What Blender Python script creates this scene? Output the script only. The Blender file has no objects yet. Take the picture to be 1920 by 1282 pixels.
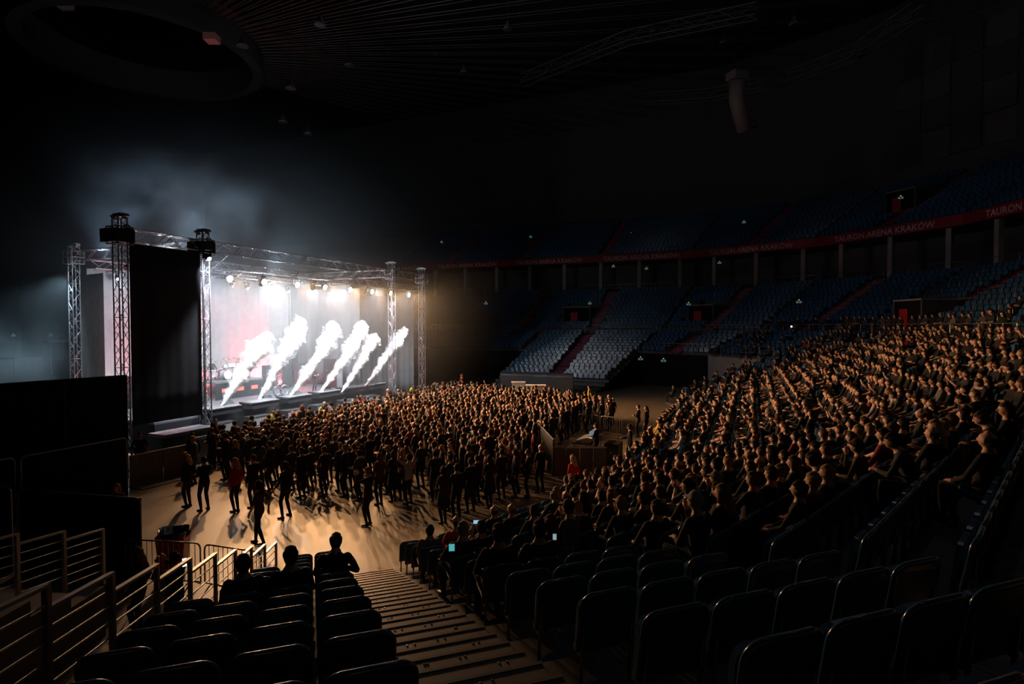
import bpy, bmesh, math, random
import numpy as np
from mathutils import Vector, Matrix, Quaternion
random.seed(7); np.random.seed(7)
sc = bpy.context.scene
C = sc.collection
PI = math.pi

# ------------------------------------------------------------------ camera
F, CX, CY, HZ, H = 1067.0, 960.0, 641.0, 611.0, 5.9
PITCH = math.atan((CY - HZ) / F)
cd = bpy.data.cameras.new('camera'); cam = bpy.data.objects.new('camera', cd); C.objects.link(cam)
cam.location = (0, 0, H); cam.rotation_euler = (PI / 2 - PITCH, 0, 0)
cd.sensor_width = 36.0; cd.lens = F / 1920.0 * 36.0; cd.clip_start = 0.05; cd.clip_end = 400
sc.camera = cam

# ------------------------------------------------------------------ world, exposure
w = bpy.data.worlds.new('world'); sc.world = w; w.use_nodes = True
w.node_tree.nodes['Background'].inputs[0].default_value = (0.5, 0.55, 0.7, 1)
w.node_tree.nodes['Background'].inputs[1].default_value = 0.0
vs = sc.view_settings
vs.view_transform = 'Standard'; vs.look = 'None'; vs.exposure = 0.0; vs.gamma = 1.0; vs.use_curve_mapping = False
try:
    sc.cycles.use_light_tree = False; sc.cycles.use_adaptive_sampling = True; sc.cycles.adaptive_threshold = 0.1
    sc.cycles.max_bounces = 4; sc.cycles.diffuse_bounces = 2; sc.cycles.glossy_bounces = 2
    sc.cycles.transmission_bounces = 2; sc.cycles.volume_bounces = 0; sc.cycles.transparent_max_bounces = 5
    sc.cycles.sample_clamp_indirect = 3.0
    sc.cycles.caustics_reflective = False; sc.cycles.caustics_refractive = False
    sc.cycles.volume_step_rate = 2.0; sc.cycles.volume_max_steps = 64
except Exception:
    pass

# ------------------------------------------------------------------ arena frame: u runs from the stage to the end stand, v across the hall
AX = math.radians(23.0)
CU, SU = math.cos(AX), math.sin(AX)
def uv(u, v, z=0.0): return Vector((CU * u + SU * v, -SU * u + CU * v, z))
def to_uv(p): return (CU * p[0] - SU * p[1], SU * p[0] + CU * p[1])
ROT_U = -AX                      # z rotation that turns local +x to the u direction
SP, CP = math.sin(PITCH), math.cos(PITCH)
def ray(x, y):
    a, b = (x - CX) / F, -(y - CY) / F
    return Vector((a, CP + b * SP, -SP + b * CP))
def at(x, y, z):                 # the point of height z seen at a spot of the photograph
    d = ray(x, y); t = (z - H) / d.z
    return Vector((d.x * t, d.y * t, z))
def at_depth(x, y, dep):
    d = ray(x, y); t = dep / d.y
    return Vector((d.x * t, dep, H + d.z * t))
def proj(p):
    x, y, z = p[0], p[1], p[2] - H
    f = y * CP - z * SP; up = y * SP + z * CP
    if f < 0.05: return (-1e4, -1e4, f)
    return (CX + F * x / f, CY - F * up / f, f)

# ------------------------------------------------------------------ the hall's light: eight warm audience blinders on the front truss, white and red stage lamps
STAGE_U = -23.8
BL_Z = 8.2
BLIND = []
for px_ in (430, 494, 556, 608, 655, 696, 731, 765):
    k = (px_ - CX) / F          # solve for v on the line u = STAGE_U + .35
    u0 = STAGE_U + 0.35
    # (CU*u + SU*v) = k*(-SU*u + CU*v)
    v_ = (k * -SU * u0 - CU * u0) / (SU - k * CU)
    BLIND.append((u0, v_))
def spot(name, loc, target, power, color, angle, blend=0.6, rad=0.25):
    l = bpy.data.lights.new(name, 'SPOT'); l.energy = power; l.color = color
    l.spot_size = math.radians(angle); l.spot_blend = blend; l.shadow_soft_size = rad
    o = bpy.data.objects.new(name, l); C.objects.link(o); o.location = loc
    o.rotation_euler = (Vector(target) - Vector(loc)).to_track_quat('-Z', 'Y').to_euler()
    return o
def area(name, loc, target, power, color, sx, sy):
    l = bpy.data.lights.new(name, 'AREA'); l.energy = power; l.color = color; l.shape = 'RECTANGLE'; l.size = sx; l.size_y = sy
    o = bpy.data.objects.new(name, l); C.objects.link(o); o.location = loc
    o.rotation_euler = (Vector(target) - Vector(loc)).to_track_quat('-Z', 'Y').to_euler()
    return o
WARM = (1.0, 0.52, 0.22)
for (u_, v_) in BLIND:
    spot('blinder_beam', uv(u_ + 0.28, v_, BL_Z), uv(u_ + 14, v_ - 1.5, 0.2), 4200, WARM, 102, 0.8, 0.14)
COOL = (0.80, 0.90, 1.0)
for v_, pw in ((21, 1800), (25.5, 1100), (30, 1500), (34, 700)):      # rear truss wash onto the deck, smoke and jets
    spot('rear_wash_beam', uv(-32.0, v_, 9.3), uv(-25.5, v_ + 0.8, 1.4), pw, COOL, 100, 0.8, 0.2)
spot('jet_fill_beam', uv(-22.8, 18.4, 9.0), uv(-25.6, 27.5, 3.0), 12000, (0.88, 0.94, 1.0), 90, 0.8, 0.2)  # added fill spot that brightens the near sides of the jets
for v_, pw in ((20.5, 5500), (24.5, 8500), (28, 8500), (31.5, 8500), (35, 6500)):          # front wash from the lower truss down onto the jets
    spot('front_wash_beam', uv(-22.7, v_, 8.6), uv(-26.6, v_, 1.8), pw, (0.86, 0.93, 1.0), 95, 0.8, 0.2)
def lamp(name, loc, power, color, rad=0.12):
    l = bpy.data.lights.new(name, 'POINT'); l.energy = power; l.color = color; l.shadow_soft_size = rad
    o = bpy.data.objects.new(name, l); C.objects.link(o); o.location = loc; return o
lamp('white_truss_lamp_light', uv(-28.2, 20.4, 8.15), 1100, (0.78, 0.89, 1.0))
lamp('white_truss_lamp_light', uv(-28.2, 27.6, 8.15), 900, (0.86, 0.93, 1.0))
lamp('white_truss_lamp_light', uv(-28.2, 33.0, 8.15), 380, (0.92, 0.95, 1.0))
for v_, pw in ((19.8, 2200), (24, 2200), (31, 1800)):      # rear lamps tipped up over the roof
    spot('rear_up_beam', uv(-32.4, v_, 9.5), uv(-27.5, v_ + (-2 if v_ < 20 else 1), 15.5), pw, (0.55, 0.79, 1.0), 75, 0.9, 0.2)
spot('side_smoke_beam', uv(-33.2, 18.5, 8.6), uv(-36.0, 15.5, 2.0), 3500, (0.62, 0.88, 1.0), 95, 0.9, 0.2)  # spot added to light up the side smoke
for v_ in (22.0, 24.0, 31.0):
    spot('red_floor_beam', uv(-31.2, v_, 1.75), uv(-33.0, v_ + 0.4, 3.4), 3000, (1.0, 0.06, 0.08), 130, 0.7, 0.1)
spot('red_floor_beam', uv(-29.5, 30.5, 1.7), uv(-24.5, 31.5, 2.6), 900, (1.0, 0.06, 0.08), 120, 0.8, 0.1)
spot('red_floor_beam', uv(-32.5, 20.4, 2.4), uv(-31.0, 17.5, 4.5), 900, (1.0, 0.06, 0.08), 120, 0.8, 0.1)
for p_ in ((8, 6, 33), (26, 34, 34), (-4, 40, 34)):            # dim unseen fill lamps, added under the roof to lift the dark seats
    lamp('roof_fill_light', p_, 190, (0.80, 0.88, 1.0), 0.4)
# ------------------------------------------------------------------ materials
MATS = {}
def mat(name, col, rough=0.7, metal=0.0, spec=0.4, var=0.0, scale=3.0, bump=0.0, emit=None, estr=0.0, dirt=None):
    if name in MATS: return MATS[name]
    m = bpy.data.materials.new(name); m.use_nodes = True
    nt = m.node_tree; b = nt.nodes['Principled BSDF']
    b.inputs['Base Color'].default_value = (*col, 1); b.inputs['Roughness'].default_value = rough
    b.inputs['Metallic'].default_value = metal; b.inputs['Specular IOR Level'].default_value = spec
    if var > 0 or bump > 0:
        tc = nt.nodes.new('ShaderNodeTexCoord'); nz = nt.nodes.new('ShaderNodeTexNoise')
        nz.inputs['Scale'].default_value = scale; nz.inputs['Detail'].default_value = 6; nz.inputs['Roughness'].default_value = 0.6
        nt.links.new(tc.outputs['Object'], nz.inputs['Vector'])
        if var > 0:
            mx = nt.nodes.new('ShaderNodeMix'); mx.data_type = 'RGBA'
            a = tuple(max(0, c * (1 - var)) for c in col); d = dirt or tuple(min(1, c * (1 + var)) for c in col)
            mx.inputs['A'].default_value = (*a, 1); mx.inputs['B'].default_value = (*d, 1)
            nt.links.new(nz.outputs['Fac'], mx.inputs['Factor']); nt.links.new(mx.outputs['Result'], b.inputs['Base Color'])
        if bump > 0:
            bp = nt.nodes.new('ShaderNodeBump'); bp.inputs['Strength'].default_value = bump; bp.inputs['Distance'].default_value = 0.03
            nt.links.new(nz.outputs['Fac'], bp.inputs['Height']); nt.links.new(bp.outputs['Normal'], b.inputs['Normal'])
    if emit is not None:
        b.inputs['Emission Color'].default_value = (*emit, 1); b.inputs['Emission Strength'].default_value = estr
    MATS[name] = m; return m
def objcol_mat(name, rough, spec, var=0.25, base=None, attr=None):
    """Colour from the object's own colour (each copy its own shirt), or from a colour attribute on a merged mesh."""
    m = bpy.data.materials.new(name); m.use_nodes = True; nt = m.node_tree; b = nt.nodes['Principled BSDF']
    b.inputs['Roughness'].default_value = rough; b.inputs['Specular IOR Level'].default_value = spec
    if attr:
        s = nt.nodes.new('ShaderNodeAttribute'); s.attribute_name = attr; out = s.outputs['Color']
    else:
        s = nt.nodes.new('ShaderNodeObjectInfo'); out = s.outputs['Color']
    tc = nt.nodes.new('ShaderNodeTexCoord'); nz = nt.nodes.new('ShaderNodeTexNoise'); nz.inputs['Scale'].default_value = 14
    nt.links.new(tc.outputs['Object'], nz.inputs['Vector'])
    mr = nt.nodes.new('ShaderNodeMapRange'); mr.inputs['To Min'].default_value = 1 - var; mr.inputs['To Max'].default_value = 1 + var
    nt.links.new(nz.outputs['Fac'], mr.inputs['Value'])
    mx = nt.nodes.new('ShaderNodeVectorMath'); mx.operation = 'SCALE'
    nt.links.new(out, mx.inputs[0]); nt.links.new(mr.outputs['Result'], mx.inputs['Scale'])
    nt.links.new(mx.outputs['Vector'], b.inputs['Base Color'])
    MATS[name] = m; return m
def emis(name, col, s):
    if name in MATS: return MATS[name]
    m = bpy.data.materials.new(name); m.use_nodes = True; nt = m.node_tree; nt.nodes.clear()
    o = nt.nodes.new('ShaderNodeOutputMaterial'); e = nt.nodes.new('ShaderNodeEmission')
    e.inputs[0].default_value = (*col, 1); e.inputs[1].default_value = s
    nt.links.new(e.outputs[0], o.inputs[0]); m.cycles.emission_sampling = 'NONE'; MATS[name] = m; return m

M_floor = mat('concrete_floor', (0.25, 0.195, 0.145), 0.48, 0, 0.5, 0.5, 0.4, 0.05)
M_terr = mat('terrace_deck', (0.10, 0.085, 0.075), 0.55, 0, 0.45, 0.25, 2.0, 0.03)
M_far = mat('terrace_concrete', (0.13, 0.125, 0.12), 0.85, 0, 0.3, 0.25, 1.2)
M_step = mat('stair_tread', (0.125, 0.095, 0.07), 0.5, 0, 0.5, 0.25, 3.5, 0.04)
M_nose = mat('nosing_aluminium', (0.16, 0.12, 0.09), 0.4, 0.1, 0.5, 0.2, 8)
M_stud = mat('stud_steel', (0.6, 0.58, 0.55), 0.2, 1.0)
M_alu = mat('truss_aluminium', (0.30, 0.31, 0.33), 0.36, 0.9, 0.5)
M_steel = mat('rail_steel', (0.36, 0.34, 0.32), 0.35, 0.85, 0.5)
M_black = mat('black_paint', (0.012, 0.012, 0.014), 0.55, 0, 0.4)
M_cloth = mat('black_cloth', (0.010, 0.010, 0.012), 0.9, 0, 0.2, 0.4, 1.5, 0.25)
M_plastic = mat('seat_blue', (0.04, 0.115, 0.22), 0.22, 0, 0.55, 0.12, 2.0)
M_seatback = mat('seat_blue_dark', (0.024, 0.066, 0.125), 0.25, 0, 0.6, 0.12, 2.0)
M_frame = mat('seat_frame_steel', (0.16, 0.13, 0.11), 0.4, 0.7)
M_wall = mat('hall_wall', (0.10, 0.10, 0.10), 0.9, 0, 0.2, 0.2, 0.6)
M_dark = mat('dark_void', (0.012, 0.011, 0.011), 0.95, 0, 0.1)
M_ceil = mat('ceiling_dark', (0.035, 0.034, 0.036), 0.95, 0, 0.1, 0.3, 0.3)
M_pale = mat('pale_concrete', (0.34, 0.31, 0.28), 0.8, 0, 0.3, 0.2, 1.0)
M_red = mat('red_panel', (0.42, 0.018, 0.03), 0.6, 0, 0.3, 0.15, 1.0)
M_redstep = mat('red_step', (0.36, 0.035, 0.10), 0.6, 0, 0.3, 0.2, 2.0)
M_white = mat('white_panel', (0.62, 0.60, 0.57), 0.7, 0, 0.3, 0.1, 1.0)
M_ply = mat('barrier_board', (0.16, 0.13, 0.11), 0.7, 0, 0.3, 0.45, 1.8, 0.05)
M_deck = mat('stage_deck', (0.09, 0.09, 0.10), 0.42, 0, 0.5, 0.25, 1.0)
M_grey = mat('grey_metal', (0.22, 0.22, 0.23), 0.45, 0.5)
M_bin = mat('red_bin_plastic', (0.42, 0.015, 0.02), 0.4, 0, 0.5, 0.1, 2)
M_bag = mat('black_bag', (0.015, 0.015, 0.016), 0.25, 0, 0.6, 0, 6, 0.3)

# ------------------------------------------------------------------ mesh helpers
class MB:
    def __init__(s): s.v, s.f = [], []
    def add(s, vs, fs):
        o = len(s.v); s.v += [tuple(p) for p in vs]; s.f += [tuple(i + o for i in q) for q in fs]; return s
    def box(s, c, d, M=None):
        x, y, z = d[0] / 2, d[1] / 2, d[2] / 2
        p = [Vector((i, j, k)) for k in (-z, z) for j in (-y, y) for i in (-x, x)]
        if M is not None: p = [M @ q for q in p]
        p = [q + Vector(c) for q in p]
        return s.add(p, [(0, 2, 3, 1), (4, 5, 7, 6), (0, 1, 5, 4), (2, 6, 7, 3), (0, 4, 6, 2), (1, 3, 7, 5)])
    def tube(s, pts, r, n=6, cap=True):
        pts = [Vector(p) for p in pts]; rs = r if isinstance(r, (list, tuple)) else [r] * len(pts)
        rings = []; prev = None
        for i, p in enumerate(pts):
            t = (pts[min(i + 1, len(pts) - 1)] - pts[max(i - 1, 0)]).normalized()
            a = prev if prev is not None else (Vector((0, 0, 1)) if abs(t.z) < 0.9 else Vector((1, 0, 0)))
            x = (a - t * a.dot(t)).normalized(); y = t.cross(x); prev = x
            rings.append([p + (x * math.cos(2 * PI * k / n) + y * math.sin(2 * PI * k / n)) * rs[i] for k in range(n)])
        v = [q for R_ in rings for q in R_]; f = []
        for i in range(len(pts) - 1):
            for k in range(n):
                f.append((i * n + k, i * n + (k + 1) % n, (i + 1) * n + (k + 1) % n, (i + 1) * n + k))
        if cap: f += [tuple(range(n - 1, -1, -1)), tuple((len(pts) - 1) * n + k for k in range(n))]
        return s.add(v, f)
    def prism(s, poly, a, b):
        """poly: list of 3D points (planar); extruded by vector b from offset a"""
        n = len(poly); p = [Vector(q) + Vector(a) for q in poly]; q = [x + Vector(b) for x in p]
        return s.add(p + q, [tuple(range(n - 1, -1, -1)), tuple(range(n, 2 * n))] + [(i, (i + 1) % n, n + (i + 1) % n, n + i) for i in range(n)])
    def lathe(s, c, prof, n=12):
        v = []; f = []
        for (r, z) in prof: v += [(c[0] + r * math.cos(2 * PI * k / n), c[1] + r * math.sin(2 * PI * k / n), c[2] + z) for k in range(n)]
        for i in range(len(prof) - 1):
            for k in range(n): f.append((i * n + k, i * n + (k + 1) % n, (i + 1) * n + (k + 1) % n, (i + 1) * n + k))
        f += [tuple(range(n - 1, -1, -1)), tuple((len(prof) - 1) * n + k for k in range(n))]
        return s.add(v, f)
    def mesh(s, name, m, smooth=False):
        me = bpy.data.meshes.new(name); me.from_pydata(s.v, [], s.f)
        if m is not None:
            for q in (m if isinstance(m, (list, tuple)) else [m]): me.materials.append(q)
        if smooth: me.polygons.foreach_set('use_smooth', [True] * len(me.polygons))
        me.update(); return me
    def build(s, name, m, parent=None, smooth=False):
        return link(name, s.mesh(name, m, smooth), parent)
def link(name, me, parent=None, loc=None, rz=0.0):
    o = bpy.data.objects.new(name, me); C.objects.link(o)
    if parent is not None: o.parent = parent
    if loc is not None: o.location = loc
    if rz: o.rotation_euler = (0, 0, rz)
    return o
def tag(o, label=None, cat=None, group=None, kind=None):
    if label: o['label'] = label
    if cat: o['category'] = cat
    if group: o['group'] = group
    if kind: o['kind'] = kind
    return o
def empty(name, loc=(0, 0, 0), rz=0.0):
    o = bpy.data.objects.new(name, None); C.objects.link(o); o.location = loc; o.rotation_euler = (0, 0, rz); o.empty_display_size = 0.2
    return o
UNIT_TUBE = {}
def rod(name, a, b, r, m, parent, n=6):
    """a straight tube between two points, all rods of one material sharing one mesh"""
    key = (m.name, n)
    if key not in UNIT_TUBE:
        UNIT_TUBE[key] = MB().tube([(0, 0, 0), (0, 0, 1)], 1.0, n).mesh('rod_' + m.name, m, True)
    a, b = Vector(a), Vector(b); d = b - a
    o = bpy.data.objects.new(name, UNIT_TUBE[key]); C.objects.link(o); o.parent = parent
    o.matrix_local = Matrix.Translation(a) @ d.to_track_quat('Z', 'Y').to_matrix().to_4x4() @ Matrix.Diagonal((r, r, d.length, 1))
    return o
def box_obj(name, c, d, m, parent=None, rz=0.0, loc=None):
    o = MB().box(c, d).build(name, m, parent)
    if loc is not None: o.location = loc
    o.rotation_euler = (0, 0, rz); return o

# ------------------------------------------------------------------ the bowl: floor edge as a line of straight facets, everything else an offset of it
NC = Vector((-0.334, 0.9426)); TC = Vector((0.9426, 0.334))           # corner block with the stairs: towards the floor, and along its rows
def tn(t, n, z=0.0): p = TC * t + NC * n; return Vector((p.x, p.y, z))
N0 = 13.5
def _v2(p): return Vector((p[0], p[1]))
EDGE = [_v2(tn(-9, N0)), Vector((-2.32, 13.49)), Vector((3.03, 18.84)), _v2(uv(-4.65, 41)), _v2(uv(-6.2, 44.7)), _v2(uv(-9.0, 47.5)), _v2(uv(-12.7, 49.05)), _v2(uv(-112, 49.05))]
FAC = ['corner', 'turn', 'end', 'turn_far', 'vom_a', 'vom_b', 'side']
def seg_n(a, b):                    # outward normal (floor on the left when walking the edge)
    d = (b - a).normalized(); return Vector((d.y, -d.x))
SN = [seg_n(EDGE[i], EDGE[i + 1]) for i in range(len(EDGE) - 1)]
def corner(i, o):                   # edge vertex i pushed out by o, mitred
    if i == 0: return EDGE[0] + SN[0] * o
    if i == len(EDGE) - 1: return EDGE[-1] + SN[-1] * o
    b = (SN[i - 1] + SN[i]).normalized(); return EDGE[i] + b * (o / b.dot(SN[i]))
RA, DA, KA = 0.265, 0.83, 18        # lower rows: rise, depth, count
def z_low(k): return 0.15 + RA * k
O_WALK = DA * KA                    # 14.94
Z_WALK = z_low(KA)
RB, DB, KB = 0.40, 0.80, 13
O_B0 = O_WALK + 1.7
def z_mid(k): return Z_WALK + 0.35 + RB * k
O_SUITE = O_B0 + DB * KB            # ~27
Z_SUITE = z_mid(KB)
Z_RIB0, Z_RIB1 = 14.5, 15.45
RC_, DC, KC = 0.40, 0.80, 18
O_C0 = O_SUITE - 0.4
def z_up(k): return Z_RIB1 - 0.2 + RC_ * k
O_WALL = O_C0 + DC * KC
Z_WALL = z_up(KC)

# floor
fm = MB(); fm.add([(-90, -12, 0), (70, -12, 0), (70, 110, 0), (-90, 110, 0)], [(0, 1, 2, 3)])
fl = fm.build('floor', M_floor); tag(fl, 'brown concrete arena floor in front of the stage', kind='structure')

def terrace(name, i, prof, m, t0=None, t1=None):
    """stepped terrace of facet i; prof: [(offset, z)...]; t0,t1 optionally cut the ends with lines parallel to the facet normal"""
    mb = MB(); L = []; R_ = []
    for (o, z) in prof:
        a, b = corner(i, o), corner(i + 1, o)
        d = (EDGE[i + 1] - EDGE[i]).normalized()
        if t0 is not None: a = EDGE[i] + d * t0 + SN[i] * o
        if t1 is not None: b = EDGE[i] + d * t1 + SN[i] * o
        L.append((a.x, a.y, z)); R_.append((b.x, b.y, z))
    n = len(prof)
    mb.add(L + R_, [(j, n + j, n + j + 1, j + 1) for j in range(n - 1)])
    o = mb.build(name, m); o['kind'] = 'structure'; return o
def prof_rows(o0, d, k0, k1, zf):
    p = [(o0 + d * k0, zf(k0) - 0.26 if k0 else 0.0)]
    for k in range(k0, k1): p += [(o0 + d * k, zf(k)), (o0 + d * (k + 1), zf(k))]
    return p
low = prof_rows(0, DA, 0, KA, z_low) + [(O_WALK, Z_WALK), (O_B0, Z_WALK)]
mid = [(O_B0, Z_WALK)] + prof_rows(O_B0, DB, 0, KB, z_mid)[1:] + [(O_SUITE, Z_SUITE), (O_SUITE + 5, Z_SUITE)]
upp = prof_rows(O_C0, DC, 0, KC, z_up)[1:] + [(O_WALL, Z_WALL)]
T_ST0, T_ST1 = 0.5, 1.8                # the wide stairs
tc = 9.0                               # along-facet zero of the corner block
# the corner block ends on the left along the railing line, above an open passage
def rail_x(y): return -3.18 + (y - 1.5) * (-5.28 + 3.18) / 11.1
cm = MB(); Lp, Rp = [], []
for (o_, z_) in low:
    b_ = corner(1, o_); base_ = EDGE[0] + SN[0] * o_
    # walk along the row until the railing line x = rail_x(y)
    t_ = 0.0
    for _ in range(400):
        q_ = base_ + TC * t_
        if q_.x > rail_x(q_.y): break
        t_ += .03
    a_ = base_ + TC * t_; Lp.append((a_.x, a_.y, z_)); Rp.append((b_.x, b_.y, z_))
n = len(low); cm.add(Lp + Rp, [(j, n + j, n + j + 1, j + 1) for j in range(n - 1)])
cm.add(Lp + [(p[0], p[1], 0) for p in Lp], [(j, j + 1, n + j + 1, n + j) for j in range(n - 1)])
cm.build('floor_terrace_corner', M_terr)['kind'] = 'structure'
K_VOM = 11
low_hi = [(DA * K_VOM, 0.0)] + prof_rows(0, DA, K_VOM, KA, z_low)[1:] + [(O_WALK, Z_WALK), (O_B0, Z_WALK)]
for i in (1, 2, 3): terrace('floor_terrace_' + FAC[i], i, low, M_terr if i < 3 else M_far)
for i in (4, 5): terrace('floor_terrace_' + FAC[i], i, low_hi, M_far)
SIDE_T1 = 10.6                         # the far low block is this long, then a void under the seats
terrace('floor_terrace_side_low', 6, low, M_far, None, SIDE_T1)
terrace('floor_terrace_side_high', 6, low_hi, M_far, SIDE_T1, None)
for i in (2, 3, 4, 5, 6): terrace('floor_terrace_mid_' + FAC[i], i, mid, M_far)
for i in (2, 3, 4, 5, 6): terrace('floor_terrace_upper_' + FAC[i], i, upp, M_far)
for i in (2, 3, 4, 5, 6):
    w_ = MB(); a, b = corner(i, O_WALL), corner(i + 1, O_WALL)
    w_.add([(a.x, a.y, Z_WALL), (b.x, b.y, Z_WALL), (b.x, b.y, 46), (a.x, a.y, 46)], [(0, 1, 2, 3)])
    wo = w_.build('wall_' + FAC[i], M_wall); wo['kind'] = 'structure'
    s_ = MB(); a, b = corner(i, O_SUITE + 4.9), corner(i + 1, O_SUITE + 4.9); c, d = corner(i, O_SUITE - 0.3), corner(i + 1, O_SUITE - 0.3)
    s_.add([(a.x, a.y, Z_SUITE), (b.x, b.y, Z_SUITE), (b.x, b.y, Z_RIB0), (a.x, a.y, Z_RIB0)], [(0, 1, 2, 3)])
    s_.add([(a.x, a.y, Z_RIB0), (b.x, b.y, Z_RIB0), (d.x, d.y, Z_RIB0), (c.x, c.y, Z_RIB0)], [(0, 1, 2, 3)])
    so = s_.build('wall_suites_' + FAC[i], M_wall); so['kind'] = 'structure'
# rear and near side walls close the hall
hw = MB()
for (a, b) in (((-95, -12), (-95, 110)),):
    hw.add([(a[0], a[1], 0), (b[0], b[1], 0), (b[0], b[1], 46), (a[0], a[1], 46)], [(0, 1, 2, 3)])
o = hw.build('wall_left', M_dark); o['kind'] = 'structure'
hw = MB(); hw.add([(-95, -12, 0), (70, -12, 0), (70, -12, 46), (-95, -12, 46)], [(0, 1, 2, 3)]); o = hw.build('wall_back', M_dark); o['kind'] = 'structure'
hw = MB(); hw.add([(-96, -14, 44), (90, -14, 44), (90, 130, 44), (-96, 130, 44)], [(3, 2, 1, 0)]); o = hw.build('ceiling', M_ceil); o['kind'] = 'structure'
# void under the far seats and tunnel wall with its door
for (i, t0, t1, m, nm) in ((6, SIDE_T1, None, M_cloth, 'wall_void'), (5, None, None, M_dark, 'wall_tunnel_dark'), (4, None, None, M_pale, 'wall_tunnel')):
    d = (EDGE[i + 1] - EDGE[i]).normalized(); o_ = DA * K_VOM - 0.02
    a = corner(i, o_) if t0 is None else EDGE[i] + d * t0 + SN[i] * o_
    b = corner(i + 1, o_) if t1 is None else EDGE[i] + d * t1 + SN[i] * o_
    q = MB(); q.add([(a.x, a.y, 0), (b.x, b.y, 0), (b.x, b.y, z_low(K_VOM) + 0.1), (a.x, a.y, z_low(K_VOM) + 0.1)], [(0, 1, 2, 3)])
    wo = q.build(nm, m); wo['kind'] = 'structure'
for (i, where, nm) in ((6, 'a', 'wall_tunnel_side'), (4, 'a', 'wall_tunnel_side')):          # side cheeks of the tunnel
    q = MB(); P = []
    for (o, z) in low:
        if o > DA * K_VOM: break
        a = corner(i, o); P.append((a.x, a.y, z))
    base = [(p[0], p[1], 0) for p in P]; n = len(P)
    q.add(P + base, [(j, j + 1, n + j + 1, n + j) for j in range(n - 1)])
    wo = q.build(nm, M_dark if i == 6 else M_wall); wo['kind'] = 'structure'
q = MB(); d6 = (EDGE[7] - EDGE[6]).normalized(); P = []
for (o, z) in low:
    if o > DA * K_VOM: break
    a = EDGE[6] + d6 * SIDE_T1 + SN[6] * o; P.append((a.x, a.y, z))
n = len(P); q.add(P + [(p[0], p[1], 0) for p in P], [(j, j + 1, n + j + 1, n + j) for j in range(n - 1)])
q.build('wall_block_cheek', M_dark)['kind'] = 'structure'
# ------------------------------------------------------------------ stairs between the corner blocks
stairs = empty('floor_stairs'); stairs['kind'] = 'structure'
nstep = int(KA * 2)
sw = T_ST1 - T_ST0; hd, hr = DA / 2, RA / 2
step_me = MB().box((0, 0, -.03), (sw, hd, 0.16)).mesh('step', M_step)
nose_me = MB().box((0, 0, 0), (sw, 0.04, 0.016)).mesh('nosing', M_nose)
stud_me = MB().lathe((0, 0, 0), [(0.013, 0), (0.012, 0.006), (0.006, 0.010)], 8).mesh('stud', M_stud, True)
rzC = math.atan2(TC.y, TC.x)
for j in range(0, 31):
    n_ = N0 - hd * (j + 0.5); z = 0.15 + hr * j + 0.012
    s_ = link('step', step_me, stairs, tn((T_ST0 + T_ST1) / 2, n_, z - 0.05), rzC)
    link('nosing', nose_me, s_, (0, hd / 2 - 0.03, 0.052))
    if j > 4:
        for tx in (-0.46, -0.40, 0.36, 0.43) if j % 2 else (-0.22, -0.16, 0.12, 0.18):
            link('stud', stud_me, s_, (tx + random.uniform(-.03, .03), hd / 2 - 0.12, 0.05))

# ------------------------------------------------------------------ truss work
def truss_line(root, a, b, w, h, step, r=0.024, rb=0.013, up=Vector((0, 0, 1)), m=None):
    """square truss between a and b: four chords and zigzag braces on four faces, all children of root (coordinates relative to root)"""
    m = m or M_alu
    a, b = Vector(a) - root.location, Vector(b) - root.location
    d = (b - a); L = d.length; d = d / L
    s = d.cross(up).normalized(); t = s.cross(d).normalized()
    c = [s * (sx * w / 2) + t * (sy * h / 2) for sx, sy in ((-1, -1), (1, -1), (1, 1), (-1, 1))]
    for q in c: rod('chord', a + q, b + q, r, m, root)
    n = max(1, int(round(L / step)))
    for k in range(n):
        p0, p1 = a + d * (L * k / n), a + d * (L * (k + 1) / n)
        for f in range(4):
            q0, q1 = c[f], c[(f + 1) % 4]
            if k % 2: q0, q1 = q1, q0
            rod('brace', p0 + q0, p1 + q1, rb, m, root, 5)
            if k % 2 == 0 and f in (0, 2): rod('rung', p0 + q0, p0 + q1, rb, m, root, 5)
T_TOP = 9.62
PV = [15.2, 19.0, 34.1, 38.1]           # v of the four front towers
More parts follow.
